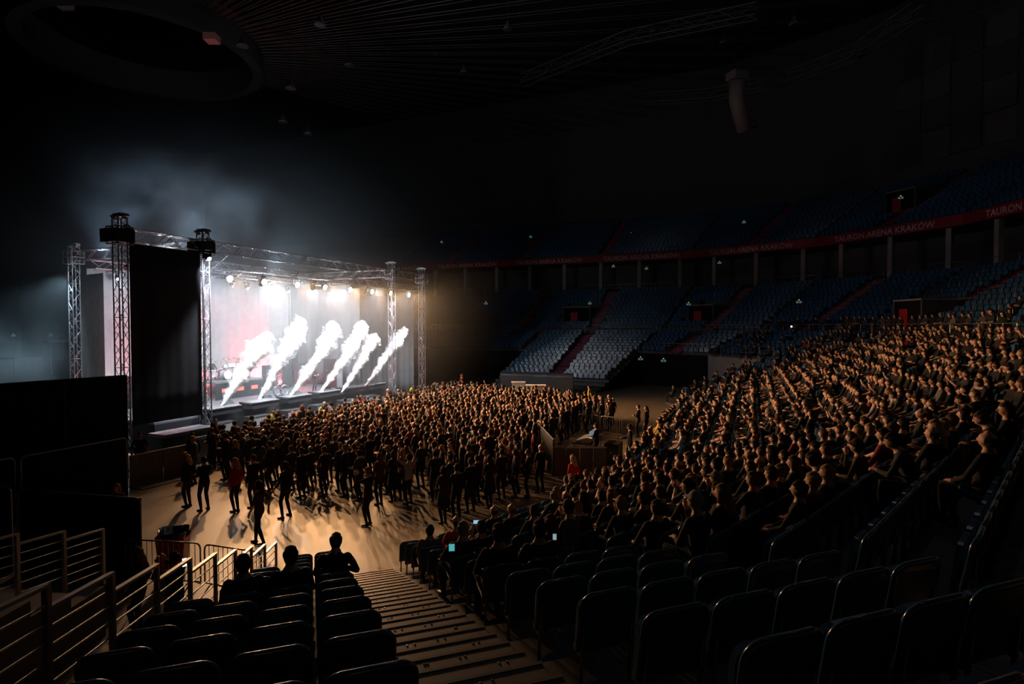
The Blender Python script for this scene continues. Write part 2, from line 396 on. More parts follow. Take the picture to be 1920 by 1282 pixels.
def tower(u, v, z1, label, sleeve=True, xbrace=True):
    o = empty('truss_tower', uv(u, v, 0), ROT_U); base = Vector((0, 0, 0))
    w_ = 0.36
    pts = [(sx * w_ / 2, sy * w_ / 2) for sx, sy in ((-1, -1), (1, -1), (1, 1), (-1, 1))]
    for (x, y) in pts: rod('chord', (x, y, 0.1), (x, y, z1), 0.03, M_alu, o)
    n = int(z1 / 0.5)
    for k in range(n):
        z0, z2 = 0.1 + (z1 - .1) * k / n, 0.1 + (z1 - .1) * (k + 1) / n
        for f in range(4):
            p, q = pts[f], pts[(f + 1) % 4]
            if k % 2: p, q = q, p
            rod('brace', (*p, z0), (*q, z2), 0.014, M_alu, o, 5)
            if k % 4 == 0: rod('rung', (*p, z0), (*q, z0), 0.014, M_alu, o, 5)
    MB().box((0, 0, 0.06), (1.3, 1.3, 0.08)).build('base_plate', M_black, o)
    for sx in (-1, 1):
        rod('outrigger', (sx * .2, 0, 1.3), (sx * .85, 0, .1), .025, M_alu, o); rod('outrigger', (0, sx * .2, 1.3), (0, sx * .85, .1), .025, M_alu, o)
    if sleeve:
        sl = MB()
        for s1 in (-1, 1):
            for s2 in (-1, 1): sl.tube([(s1 * .33, s2 * .33, T_TOP - .4), (s1 * .33, s2 * .33, T_TOP + .30)], 0.03, 6)
        for z in (T_TOP - .4, T_TOP - .05, T_TOP + .30):
            for s1 in (-1, 1):
                sl.tube([(-.33, s1 * .33, z), (.33, s1 * .33, z)], .026, 6); sl.tube([(s1 * .33, -.33, z), (s1 * .33, .33, z)], .026, 6)
        sl.build('sleeve_block', M_alu, o)
        hb = MB().box((0, 0, z1 + .03), (.85, .22, .1)).box((0, .02, z1 + .1), (.5, .3, .06)).box((.27, 0, z1 - .02), (.08, .14, .2)).box((-.27, 0, z1 - .02), (.08, .14, .2)); hb.build('top_head', M_alu, o)
        MB().box((.05, .30, T_TOP + .02), (.34, .3, .5)).lathe((.05, .26, T_TOP + .25), [(.12, 0), (.12, .14), (.06, .2)], 10).build('chain_hoist', M_black, o)
        if u == STAGE_U and v < 20:
            MB().box((0, -.02, T_TOP - .05), (.74, .78, .52)).box((0, -.52, T_TOP + .02), (.4, .3, .26)).box((0, -.62, T_TOP - .2), (.3, .14, .36)).build('black_cover', M_cloth, o)
    tag(o, label, 'truss tower'); return o
tw = [tower(STAGE_U, PV[0], 10.35, 'aluminium truss tower at the outer end of the black side curtain'),
      tower(STAGE_U, PV[1], 10.3, 'aluminium truss tower between the black side curtain and the stage opening'),
      tower(STAGE_U, PV[2], 10.35, 'aluminium truss tower at the far corner of the stage opening'),
      tower(STAGE_U, PV[3], 10.3, 'outermost aluminium truss tower beyond the far stage corner'),
      tower(-33.6, 19.0, 10.2, 'dim rear truss tower behind the smoke beside the stage'),
      tower(-33.6, 34.1, 10.2, 'rear truss tower at the far back corner of the stage')]

def beam(u0, v0, u1, v1, z, w, h, label, step=0.55):
    o = empty('truss_beam', uv(u0, v0, z)); truss_line(o, uv(u0, v0, z), uv(u1, v1, z), w, h, step); tag(o, label, 'truss'); return o
beam(STAGE_U, PV[0] + .35, STAGE_U, PV[1] - .35, T_TOP + .02, .42, .5, 'truss spanning over the black side curtain')
beam(STAGE_U, PV[1] + .35, STAGE_U, PV[2] - .35, T_TOP + .02, .42, .5, 'upper front truss across the stage opening')
beam(STAGE_U, PV[2] + .35, STAGE_U, PV[3] - .35, T_TOP + .02, .42, .5, 'short truss between the two far towers')
beam(STAGE_U - .1, PV[1] + .5, STAGE_U - .1, PV[3] - .6, 8.78, .4, .42, 'lower front truss carrying the warm lamps', .5)
beam(-28.5, 19.6, -28.5, 33.6, 9.0, .4, .42, 'middle lighting truss over the stage', .6)
beam(-32.6, 19.4, -32.6, 33.8, 9.2, .4, .42, 'rear lighting truss over the stage', .6)
beam(-33.3, 19.0, STAGE_U - .35, 19.0, T_TOP + .02, .42, .5, 'near side roof truss of the stage', .6)
beam(-33.3, 34.1, STAGE_U - .35, 34.1, T_TOP + .02, .42, .5, 'far side roof truss of the stage', .6)
# diagonal knee braces at the tower heads
for i, (vv, d) in enumerate(((PV[0], 1), (PV[1], -1), (PV[1], 1), (PV[2], -1), (PV[2], 1))):
    o = empty('knee_brace', uv(STAGE_U, vv + d * .2, 8.35), ROT_U)
    rod('strut', (0, 0, 0), (0, d * 1.15, 1.05), .03, M_alu, o); rod('clamp', (0, -.05 * d, -.06), (0, .05 * d, .04), .05, M_black, o)
    tag(o, ['diagonal knee brace on the tower at the curtain outer end', 'diagonal knee brace at the inner end of the black curtain', 'diagonal knee brace at the near corner of the stage opening',
            'diagonal knee brace at the far end of the front truss', 'diagonal knee brace under the short far truss'][i], 'brace')

# ------------------------------------------------------------------ lamps
def blinder(u, v, z, label):
    o = empty('blinder_lamp', uv(u, v, z), ROT_U)
    MB().lathe((0, 0, 0), [(.05, -.16), (.13, -.12), (.17, .04), (.175, .10)], 14).build('housing', M_black, o).rotation_euler = (0, PI / 2 + .22, 0)
    l = MB().lathe((0, 0, .085), [(.165, 0), (.15, .03), (.08, .05)], 14).build('lens', emis('blinder_glow', (1.0, .80, .48), 24), o, True); l.rotation_euler = (0, PI / 2 + .22, 0)
    y = MB(); y.box((0, .2, .12), (.05, .02, .34)); y.box((0, -.2, .12), (.05, .02, .34)); y.box((0, 0, .29), (.05, .42, .02)); y.tube([(0, 0, .29), (0, 0, .42)], .02, 6)
    y.build('yoke', M_black, o)
    tag(o, label, 'lamp'); return o
ORD = ['first', 'second', 'third', 'fourth', 'fifth', 'sixth', 'seventh', 'last']
for i, (u_, v_) in enumerate(BLIND):
    blinder(u_, v_, BL_Z, 'glowing warm blinder lamp, %s in the row from the near tower' % ORD[i] if i < 7 else 'glowing warm blinder lamp at the far end, beyond the far tower')
def moving_head(u, v, z, label, lens=None, tilt=0.0, s=1.0):
    o = empty('moving_head_lamp', uv(u, v, z), ROT_U)
    MB().box((0, 0, -.06), (.34 * s, .3 * s, .12)).build('base', M_black, o)
    y = MB(); y.box((0, .16 * s, -.28 * s), (.1, .035, .36 * s)); y.box((0, -.16 * s, -.28 * s), (.1, .035, .36 * s)); y.build('yoke', M_black, o)
    h = MB().lathe((0, 0, -.16 * s), [(.07 * s, 0), (.12 * s, .06 * s), (.12 * s, .2 * s), (.10 * s, .32 * s)], 12).build('head', M_black, o, True)
    h.location = (0, 0, -.38 * s); h.rotation_euler = (0, PI + tilt, 0)
    l = MB().lathe((0, 0, .155 * s), [(.095 * s, 0), (.08 * s, .012)], 12).build('lens', lens or M_grey, h, True)
    tag(o, label, 'lamp'); return o
LW = emis('white_lamp', (.9, .95, 1.0), 50); LR = emis('red_lamp', (1.0, .10, .08), 14)
for i, v_ in enumerate((20.6, 24.3, 29.4, 33.2)):
    moving_head(-32.6, v_, 8.98, 'white lit spot lamp under the rear truss, %s along it' % ORD[i], LW, -.9)
for i, v_ in enumerate((20.4, 27.6, 33.0)):
    moving_head(-28.5, v_, 8.78, 'white lit spot lamp under the middle truss, %s along it' % ORD[i], LW, -.7)
for i, v_ in enumerate((22.5, 26.3, 31.3)):
    moving_head(STAGE_U - .1, v_, 8.55, 'dark unlit moving lamp between the warm blinders, %s along the truss' % ORD[i], None, .5)
moving_head(-22.8, 18.4, 9.45, 'large added fill lamp on the near tower pointing across the stage', LW, -.9, 1.1)  # added fixture for the fill spot on the jets
rl = [(-32.6, 22.4), (-32.6, 22.9), (-32.6, 26.3), (-32.6, 28.2)]
for i, (u_, v_) in enumerate(rl):
    moving_head(u_, v_, 8.98, 'small red lit lamp on the rear truss, %s along it' % ORD[i], LR, -.8, .8)

# ------------------------------------------------------------------ stage
SZ = 1.4
st = empty('stage', uv(-29.6, 26.55, 0), ROT_U)
for i in range(8):
    for j in range(4):
        MB().box((-3.0 + j * 2.0, -7.7 + i * 2.2, SZ - .06), (1.99, 2.19, .12)).build('deck_panel', M_deck, st)
MB().box((4.0, 0, .66), (.04, 17.6, 1.28)).build('front_skirt', M_cloth, st)
for s_ in (-1, 1): MB().box((0, s_ * 8.8, .66), (8, .04, 1.28)).build('side_skirt', M_cloth, st)
for i in range(9):
    for j in range(3): rod('leg', (-3.6 + j * 3.5, -8.4 + i * 2.1, 0), (-3.6 + j * 3.5, -8.4 + i * 2.1, SZ - .1), .03, M_grey, st)
tag(st, 'wide black stage deck under the lit truss roof', 'stage')

def curtain_mesh(width, height, n, amp, seed, thick=.02):
    """hanging cloth with folds, local x along its width, hanging from z=height to 0"""
    rnd = random.Random(seed); m = MB(); ph = [rnd.uniform(0, 6.28) for _ in range(4)]
    rows = 6; vs_ = []; fs = []
    for side in (0, 1):
        for r in range(rows + 1):
            for k in range(n + 1):
                x = width * k / n - width / 2; a = amp * (1 - .35 * r / rows)
                y = a * (math.sin(x * 5.1 + ph[0]) * .6 + math.sin(x * 11.7 + ph[1] + r * .15) * .4) + side * thick
                vs_.append((x, y, height * r / rows))
    W_ = n + 1; off = (rows + 1) * W_
    for r in range(rows):
        for k in range(n):
            a = r * W_ + k; fs.append((a, a + 1, a + W_ + 1, a + W_)); b = off + a; fs.append((b, b + W_, b + W_ + 1, b + 1))
    for k in range(n):
        fs.append((k, off + k, off + k + 1, k + 1)); a = rows * W_ + k; fs.append((a, a + 1, off + a + 1, off + a))
    m.add(vs_, fs); return m
def curtain(name, u0, v0, u1, v1, z0, z1, m, label, amp=.05, seed=1):
    p, q = uv(u0, v0, z0), uv(u1, v1, z0); L = (q - p).length
    o = curtain_mesh(L, z1 - z0, max(8, int(L * 7)), amp, seed).build(name, m, None, True)
    o.location = (p + q) / 2; o.rotation_euler = (0, 0, math.atan2(q.y - p.y, q.x - p.x)); tag(o, label, 'curtain'); return o
M_back = mat('backdrop_cloth', (.30, .29, .30), .9, 0, .2, .35, 2.0)
curtain('side_curtain', STAGE_U + .1, PV[0] + .3, STAGE_U + .1, PV[1] - .25, 1.75, T_TOP - .3, M_cloth, 'tall black curtain hung between the two near towers', .03, 3)
curtain('backdrop_curtain', -33.2, 19.4, -33.2, 33.9, SZ, 9.0, M_back, 'pale backdrop curtain closing the rear of the stage', .10, 5)
curtain('wing_curtain', -33.0, 34.6, -27.0, 34.6, SZ, 8.7, mat('haze_sheet_dark', (.10, .10, .105), .9, 0, .2, .3, 2.0), 'dark grey side curtain added in place of haze, far side of the stage', .08, 9)  # curtain added to hide the far seats that haze covers
curtain('haze_screen', -33.5, 39.4, -25.4, 39.4, 0.02, 8.4, mat('haze_sheet_dark', (.10, .10, .105), .9, 0, .2, .3, 2.0), 'tall dark grey sheet added in place of haze beyond the far side of the stage', .10, 12)  # second added sheet, its grey stands in for haze
curtain('wing_curtain', -33.0, 19.0, -30.5, 18.6, SZ, 8.6, M_back, 'narrow pale side curtain beside the dim rear tower', .08, 6)

# smoke jets ------------------------------------------------------------------
def smoke_mat():
    m = bpy.data.materials.new('jet_smoke'); m.use_nodes = True; nt = m.node_tree; nt.nodes.clear()
    o = nt.nodes.new('ShaderNodeOutputMaterial'); mx = nt.nodes.new('ShaderNodeBsdfPrincipled')
    mx.inputs['Base Color'].default_value = (.97, .98, 1, 1); mx.inputs['Roughness'].default_value = 1.0; mx.inputs['Specular IOR Level'].default_value = 0.0
    mx.inputs['Subsurface Weight'].default_value = 1.0; mx.inputs['Subsurface Radius'].default_value = (1, 1, 1); mx.inputs['Subsurface Scale'].default_value = .35; mx.inputs['Subsurface Anisotropy'].default_value = .3
    tr = nt.nodes.new('ShaderNodeBsdfTransparent'); m2 = nt.nodes.new('ShaderNodeMixShader')
    at_ = nt.nodes.new('ShaderNodeAttribute'); at_.attribute_name = 'thin'
    tc_ = nt.nodes.new('ShaderNodeTexCoord'); nz = nt.nodes.new('ShaderNodeTexNoise'); nz.inputs['Scale'].default_value = 3.2; nz.inputs['Detail'].default_value = 6
    nt.links.new(tc_.outputs['Object'], nz.inputs['Vector'])
    ma = nt.nodes.new('ShaderNodeMath'); ma.operation = 'ADD'; nt.links.new(at_.outputs['Fac'], ma.inputs[0]); nt.links.new(nz.outputs['Fac'], ma.inputs[1])
    mr = nt.nodes.new('ShaderNodeMapRange'); mr.inputs['From Min'].default_value = .80; mr.inputs['From Max'].default_value = 1.34; nt.links.new(ma.outputs[0], mr.inputs['Value'])
    nt.links.new(mr.outputs[0], m2.inputs[0]); nt.links.new(mx.outputs[0], m2.inputs[1]); nt.links.new(tr.outputs[0], m2.inputs[2]); nt.links.new(m2.outputs[0], o.inputs[0])
    return m
M_smoke = smoke_mat()
def mist_mat():
    m = bpy.data.materials.new('jet_mist'); m.use_nodes = True; nt = m.node_tree; nt.nodes.clear(); N = nt.nodes.new; L = nt.links.new
    o = N('ShaderNodeOutputMaterial'); d = N('ShaderNodeBsdfDiffuse'); t = N('ShaderNodeBsdfTranslucent'); a = N('ShaderNodeMixShader'); a.inputs[0].default_value = .5
    for q in (d, t): q.inputs[0].default_value = (.97, .98, 1, 1)
    L(d.outputs[0], a.inputs[1]); L(t.outputs[0], a.inputs[2]); tr = N('ShaderNodeBsdfTransparent'); b = N('ShaderNodeMixShader')
    tc_ = N('ShaderNodeTexCoord'); nz = N('ShaderNodeTexNoise'); nz.inputs['Scale'].default_value = 4.5; nz.inputs['Detail'].default_value = 7; nz.inputs['Roughness'].default_value = .65; L(tc_.outputs['Object'], nz.inputs['Vector'])
    mr = N('ShaderNodeMapRange'); mr.inputs['From Min'].default_value = .40; mr.inputs['From Max'].default_value = .66; mr.inputs['To Min'].default_value = .97; mr.inputs['To Max'].default_value = .72; L(nz.outputs['Fac'], mr.inputs['Value'])
    L(mr.outputs[0], b.inputs[0]); L(a.outputs[0], b.inputs[1]); L(tr.outputs[0], b.inputs[2]); L(b.outputs[0], o.inputs[0]); return m
M_mist = mist_mat()
from mathutils import noise as mnoise
def smoke_jet(base, axis, length, w_end, seed, label, thin_from=.72, bend=.25):
    rnd = random.Random(seed); off = Vector((rnd.uniform(0, 50), rnd.uniform(0, 50), rnd.uniform(0, 50)))
    n, m_ = 110, 60; axis = axis.normalized(); s = axis.cross(Vector((0, 0, 1))).normalized(); t = s.cross(axis)
    vs_, fs, th = [], [], []
    for i in range(n + 1):
        f = i / n
        c = axis * (length * f) + Vector((0, 0, 1)) * bend * f * f + s * .18 * f * math.sin(f * 5 + seed)
        r0 = .05 + w_end * (f ** .8) * (1 - .0 * f)
        if f > .8: r0 *= max(.02, math.sqrt(max(0, 1 - ((f - .8) / .2) ** 2)))
        for k in range(m_):
            a = 2 * PI * k / m_; dr = s * math.cos(a) + t * math.sin(a); p = c + dr * r0
            q = p * 1.5 + off
            nz = abs(mnoise.noise(q)) * .75 + abs(mnoise.noise(q * 2.3)) * .45 + abs(mnoise.noise(q * 5.1)) * .36 + abs(mnoise.noise(q * 11)) * .2
            bl = (.35 + f) * w_end
            p = p + dr * bl * (nz - .40) * 1.1 + axis * bl * .5 * mnoise.noise(q * 1.1 + Vector((9, 3, 1)))
            vs_.append(p); th.append(max(0, (f - thin_from) / (1 - thin_from)) * .62)
    for i in range(n):
        for k in range(m_): fs.append((i * m_ + k, i * m_ + (k + 1) % m_, (i + 1) * m_ + (k + 1) % m_, (i + 1) * m_ + k))
    fs.append(tuple(range(m_ - 1, -1, -1))); fs.append(tuple(n * m_ + k for k in range(m_)))
    me = MB().add(vs_, fs).mesh('smoke_jet', M_smoke, True)
    a = me.attributes.new('thin', 'FLOAT', 'POINT'); a.data.foreach_set('value', th)
    o = link('smoke_jet', me, None, base)
    # loose mist torn off around the dense core
    v2 = []
    for i in range(n + 1):
        f = i / n; c = axis * (length * f * 1.06) + Vector((0, 0, 1)) * bend * f * f
        for k in range(m_):
            p = vs_[i * m_ + k]; q = p * 2.1 + off * 2
            v2.append(p + (p - c) * (.22 + .5 * abs(mnoise.noise(q))) + axis * .25 * f * mnoise.noise(q * .7) + Vector((0, 0, .12 * f)))
    link('mist', MB().add(v2, fs[:-2]).mesh('mist', M_mist, True), o)
    tag(o, label, 'smoke jet', 'white smoke jets along the stage front'); return o
JET = [((412, 768), (500, 636), .40), ((484, 753), (568, 606), .40), ((541, 748), (636, 612), .37), ((597, 740), (692, 612), .37), ((641, 735), (708, 634), .33), ((682, 727), (764, 622), .29)]
JN = ['leftmost white smoke jet, by the near tower', 'second white smoke jet from the near tower', 'third white smoke jet, in front of the looped stand', 'fourth white smoke jet, over the middle risers', 'fifth white smoke jet, close behind the fourth', 'rightmost thin smoke jet crossing the far tower']
for i, ((bx, by), (ex, ey), we) in enumerate(JET):
    b = at(bx, by, SZ + .15); d = ray(ex, ey)
    # the jets lean along the stage front, a little towards the audience
    bu, bv = to_uv(b); A = uv(bu, bv, 0); W = uv(.25, .97, 0)
    k = (d.x * A.y - d.y * A.x) / (W.x * d.y - W.y * d.x); e = A + W * k; tt = e.y / d.y; e.z = H + d.z * tt
    smoke_jet(b, e - b, (e - b).length, we, i + 3, JN[i])
    g = empty('jet_nozzle', (b.x, b.y, SZ), ROT_U)
    MB().box((-.05, 0, .05), (.35, .28, .1)).build('foot', M_black, g)
    MB().tube([(-.12, 0, .02), (0.0, 0, .16)], .05, 8).build('nozzle', M_grey, g)
    tag(g, 'small black jet nozzle under the ' + ['leftmost', 'second', 'third', 'fourth', 'fifth', 'rightmost'][i] + ' smoke jet', 'smoke machine')
# ------------------------------------------------------------------ things on and around the stage
def box_thing(name, label, cat, p, size, m, rz=ROT_U, extra=None, group=None):
    o = MB().box((0, 0, size[2] / 2), size).build(name, m); o.location = p; o.rotation_euler = (0, 0, rz); tag(o, label, cat, group)
    if extra: extra(o)
    return o
def cab(name, label, p, size, rows=2, rz=ROT_U, cat='speaker', group=None):
    """a loudspeaker or amplifier cabinet: box, recessed grille, cones, handles"""
    e = empty(name, p, rz); w_, d_, h_ = size          # w along v (y), d along u (x)
    m = MB(); t = .03
    m.box((-.02, 0, h_ / 2), (d_ - .04, w_, h_)); m.box((d_ / 2 - .02, 0, t / 2), (.04, w_, t)); m.box((d_ / 2 - .02, 0, h_ - t / 2), (.04, w_, t))
    m.box((d_ / 2 - .02, w_ / 2 - t / 2, h_ / 2), (.04, t, h_)); m.box((d_ / 2 - .02, -w_ / 2 + t / 2, h_ / 2), (.04, t, h_)); m.build('cabinet', M_black, e)
    MB().box((d_ / 2 - .02, 0, h_ / 2), (.012, w_ - .07, h_ - .07)).build('grille', M_grey if rows else M_black, e)
    for s_ in (-1, 1): MB().box((0, s_ * (w_ / 2 + .006), h_ * .6), (.12, .012, .05)).build('handle', M_grey, e)
    tag(e, label, cat, group); return e
WHR = ['near the close tower', 'left of the second jet', 'by the looped stand', 'at mid stage', 'between the fourth and fifth jets', 'by the rightmost jet']
for i, v_ in enumerate((21.0, 23.6, 26.2, 28.8, 31.4, 33.8)):
    e = empty('stage_riser', uv(-25.3, v_, SZ), ROT_U)
    MB().box((0, 0, .32), (1.0, 1.9, .08)).build('top_board', M_deck, e); MB().box((0, 0, .14), (.94, 1.84, .28)).build('skirt', M_cloth, e)
    rod('edge_strip', (.51, -.95, .34), (.51, .95, .34), .012, M_grey, e); tag(e, 'low black riser at the stage front ' + WHR[i], 'riser')
for i, v_ in enumerate((20.0, 22.4, 25.0, 27.5, 30.1, 32.8)):
    e = empty('monitor_wedge', uv(-26.2 - .1 * (i % 2), v_, SZ), ROT_U)
    MB().prism([(-.25, 0, 0), (.22, 0, 0), (.22, 0, .16), (-.05, 0, .42), (-.25, 0, .36)], (0, -.3, 0), (0, .6, 0)).build('cabinet', M_black, e)
    MB().prism([(-.24, 0, .372), (-.06, 0, .428), (-.06, 0, .436), (-.24, 0, .380)], (0, -.26, 0), (0, .52, 0)).build('grille', M_grey, e)
    tag(e, 'black wedge monitor on the stage ' + WHR[i], 'speaker')
for i, v_ in enumerate((20.6, 23.0, 25.4, 27.8, 30.2, 32.6)):
    cab('subwoofer', 'black subwoofer on the pit floor under the stage front, ' + WHR[i], uv(-24.75, v_, 0), (1.3, .75, 1.05))
e = empty('looped_microphone_stand', uv(-25.9, 25.6, SZ + .36), ROT_U)
pts = [(0, 0, 0), (.05, .15, .3), (0, -.12, .6), (0, .25, .9), (.02, .05, 1.2), (0, -.2, 1.05), (0, -.05, .8), (0, .2, 1.15), (0, .32, 1.5), (0, .15, 1.75)]
def smooth_pts(p, n=5):
    p = [Vector(q) for q in p]; o = []
    for i in range(len(p) - 1):
        p0, p1, p2, p3 = p[max(i - 1, 0)], p[i], p[i + 1], p[min(i + 2, len(p) - 1)]
        for k in range(n):
            t = k / n; o.append(.5 * ((2 * p1) + (p2 - p0) * t + (2 * p0 - 5 * p1 + 4 * p2 - p3) * t * t + (3 * p1 - p0 - 3 * p2 + p3) * t ** 3))
    return o + [p[-1]]
MB().tube(smooth_pts(pts), .028, 8).build('looped_pole', M_alu, e, True)
for dy, r_ in ((-.15, .26), (.45, .30)):
    q = MB(); q.tube([(.0, dy + r_ * math.cos(a), .3 + r_ * math.sin(a)) for a in [2 * PI * k / 20 for k in range(21)]], .03, 6); q.build('hoop', M_alu, e, True)
MB().lathe((0, .15, 1.75), [(.02, 0), (.03, .05), (.03, .1), (.0, .12)], 8).build('microphone', M_black, e, True)
MB().lathe((0, 0, 0), [(.25, 0), (.25, .02), (.05, .04)], 14).build('base', M_black, e)
tag(e, 'silver looped sculptural microphone stand at the stage front', 'microphone stand')
for i, (u_, v_) in enumerate(((-26.6, 20.6), (-27, 28.7), (-26.8, 32.3))):
    e = empty('microphone_stand', uv(u_, v_, SZ), ROT_U)
    MB().lathe((0, 0, 0), [(.16, 0), (.16, .02), (.02, .04)], 12).build('base', M_black, e); rod('pole', (0, 0, .02), (0, 0, 1.35), .012, M_grey, e); rod('boom', (0, 0, 1.35), (-.35, 0, 1.55), .009, M_grey, e)
    MB().lathe((-.36, 0, 1.53), [(.012, 0), (.024, .05), (.022, .09), (.0, .1)], 8).build('microphone', M_black, e); tag(e, ['boom microphone stand behind the leftmost jet', 'boom microphone stand at stage centre', 'boom microphone stand behind the fifth jet'][i], 'microphone stand')
# drum riser and kit
DR = uv(-31.0, 26.3, SZ)
e = empty('drum_riser', DR, ROT_U)
MB().box((0, 0, 1.05), (2.4, 3.6, .1)).build('top_board', M_deck, e); MB().box((1.18, 0, .5), (.03, 3.56, 1.0)).build('front_skirt', M_cloth, e)
for sx in (-1, 1):
    for sy in (-1, 1): rod('leg', (sx * 1.1, sy * 1.7, 0), (sx * 1.1, sy * 1.7, 1.0), .03, M_grey, e)
for k in range(3): MB().box((1.2, -1.1 + k * 1.1, .55), (.02, .5, .22)).build('light_panel', emis('red_panel_glow', (1.0, .08, .06), 5), e)
tag(e, 'tall black drum riser with red glowing panels', 'riser')
e = empty('drum_kit', DR + Vector((0, 0, 1.1)), ROT_U); M_sil = mat('drum_shell', (.55, .56, .58), .25, .6); M_cym = mat('cymbal_brass', (.65, .52, .26), .25, 1.0); M_skinw = mat('drum_head', (.75, .74, .72), .6)
def drum(n_, c, r_, h_, axis='z', tilt=0):
    d = MB().lathe((0, 0, 0), [(r_, 0), (r_ * 1.02, .02), (r_, .03), (r_, h_ - .03), (r_ * 1.02, h_ - .02), (r_, h_)], 18).build(n_, M_sil, e, True); d.location = c
    hd = MB().lathe((0, 0, h_), [(r_ * .95, 0), (r_ * .9, .004)], 18).build('drum_head', M_skinw, d)
    if axis == 'x': d.rotation_euler = (0, PI / 2, 0)
    else: d.rotation_euler = (0, tilt, 0)
for sy in (-.32, .32): drum('bass_drum', (.1, sy, .32), .29, .42, 'x')
for k, (x, y, z, r_) in enumerate(((.25, -.28, .72, .15), (.25, .05, .74, .16), (.2, .38, .72, .17))): drum('tom', (x, y, z), r_, .22, 'z', -.35)
drum('floor_tom', (-.2, -.85, .2), .22, .42); drum('floor_tom', (-.2, .9, .2), .22, .42); drum('snare', (-.45, .1, .5), .18, .14)
for k, (x, y, z) in enumerate(((.3, -.85, 1.15), (.4, -.35, 1.3), (.4, .4, 1.32), (.2, .95, 1.15), (-.3, -1.15, .95), (-.3, 1.2, 1.0))):
    rod('cymbal_stand', (x, y, 0), (x, y, z), .012, M_alu, e); c_ = MB().lathe((0, 0, 0), [(.22, 0), (.06, .02), (.02, .04)], 18).build('cymbal', M_cym, e, True); c_.location = (x, y, z); c_.rotation_euler = (0, .25, 0)
tag(e, 'silver drum kit with raised cymbals on the riser', 'drum kit')
for i, (v_, n_) in enumerate(((20.6, 'near end of the back line'), (22.0, 'back line beside the drum riser'), (30.0, 'back line beyond the drum riser'), (31.5, 'back line by the far cabinets'), (33.0, 'far end of the back line'))):
    cab('amplifier_stack', 'black amplifier stack at the ' + n_, uv(-31.3, v_, SZ), (.78, .4, 1.75), 0, cat='amplifier')
for i, v_ in enumerate((34.6, 35.3)):
    cab('side_fill_speaker', 'pale meshed loudspeaker on the far side of the stage, ' + ('front one' if i == 0 else 'rear one'), uv(-28.2 - i * .6, 33.4, SZ), (.7, .6, 2.1), 1)
# subwoofers and sheeted cases under the side curtain
e = empty('sheeted_case', uv(-23.2, 17.3, 0), ROT_U); MB().box((0, 0, .6), (1.0, 2.4, 1.2)).build('case', M_black, e)
g = mat('grey_sheet', (.10, .10, .11), .35, 0, .5, .3, 3, .2)
for k in (-.6, .62): MB().box((.1, k, 1.27), (1.1, 1.18, .14)).build('grey_sheet', g, e)
tag(e, 'black equipment case with a grey sheet, below the side curtain', 'case')
# performers
# ------------------------------------------------------------------ walls of cloth, fences and barriers beside the floor
def panel_wall(name, a, b, z0, z1, m, label, cat, th=.06, rail=True, split=0, mr=None):
    a, b = Vector(a), Vector(b); L = (b - a).length; rz = math.atan2(b.y - a.y, b.x - a.x)
    e = empty(name, (a + b) / 2, rz); n = max(1, split)
    for k in range(n):
        w_ = L / n; c_ = curtain_mesh(w_ - .02, z1 - z0, max(6, int(w_ * 5)), .012, k + 3, .02).build('cloth_panel' if m in (M_cloth,) else 'board', m, e, True); c_.location = (-L / 2 + (k + .5) * w_, 0, z0)
    if rail:
        mr = mr or M_steel; r = .12; pts = [(-L / 2, .03, 0), (-L / 2, .03, z1 - r)] + [(-L / 2 + r - r * math.cos(t), .03, z1 - r + r * math.sin(t)) for t in (.5, 1.0, PI / 2)] + \
            [(L / 2 - r + r * math.sin(t), .03, z1 - r + r * math.cos(t)) for t in (0, .5, 1.0)] + [(L / 2, .03, z1 - r), (L / 2, .03, 0)]
        MB().tube(pts, .021, 6).build('frame', mr, e, True)
        for k in range(-1, 2, 2): MB().box((k * L * .4, 0, .05), (.2, .7, .1)).build('foot_block', M_black, e)
    else:
        for k in range(n + 1): rod('post', (-L / 2 + L * k / n, .04, 0), (-L / 2 + L * k / n, .04, z1), .03, M_black, e)
        rod('top_bar', (-L / 2, .04, z1), (L / 2, .04, z1), .03, M_black, e)
    tag(e, label, cat); return e
panel_wall('cloth_wall', (-14.9, 21.9, 0), (-16.9, 18.3, 0), 0, 4.0, M_cloth, 'tall black cloth wall beside the near stage tower', 'wall', rail=False, split=2)
panel_wall('cloth_wall', (-17.0, 18.2, 0), (-20.5, 11.8, 0), 0, 4.05, M_cloth, 'tall black cloth wall running off past the fence', 'wall', rail=False, split=3)
panel_wall('fence_panel', (-13.5, 19.8, 0), (-14.7, 16.9, 0), 0, 2.0, M_cloth, 'black covered fence panel meeting the brown barrier', 'fence')
panel_wall('fence_panel', (-14.8, 16.8, 0), (-16.0, 13.9, 0), 0, 2.0, M_cloth, 'black covered fence panel before the tall cloth wall', 'fence')
panel_wall('fence_panel', (-8.4, 12.8, 0), (-11.75, 13.5, 0), 0, 2.0, M_cloth, 'black covered fence panel with a rounded corner by the bin', 'fence')
panel_wall('fence_panel', (-11.95, 13.5, 0), (-15.2, 14.2, 0), 0, 2.05, M_cloth, 'black covered fence panel running out of view', 'fence')
b0, b1 = Vector((-13.95, 20.6, 0)), Vector((-12.85, 22.9, 0))
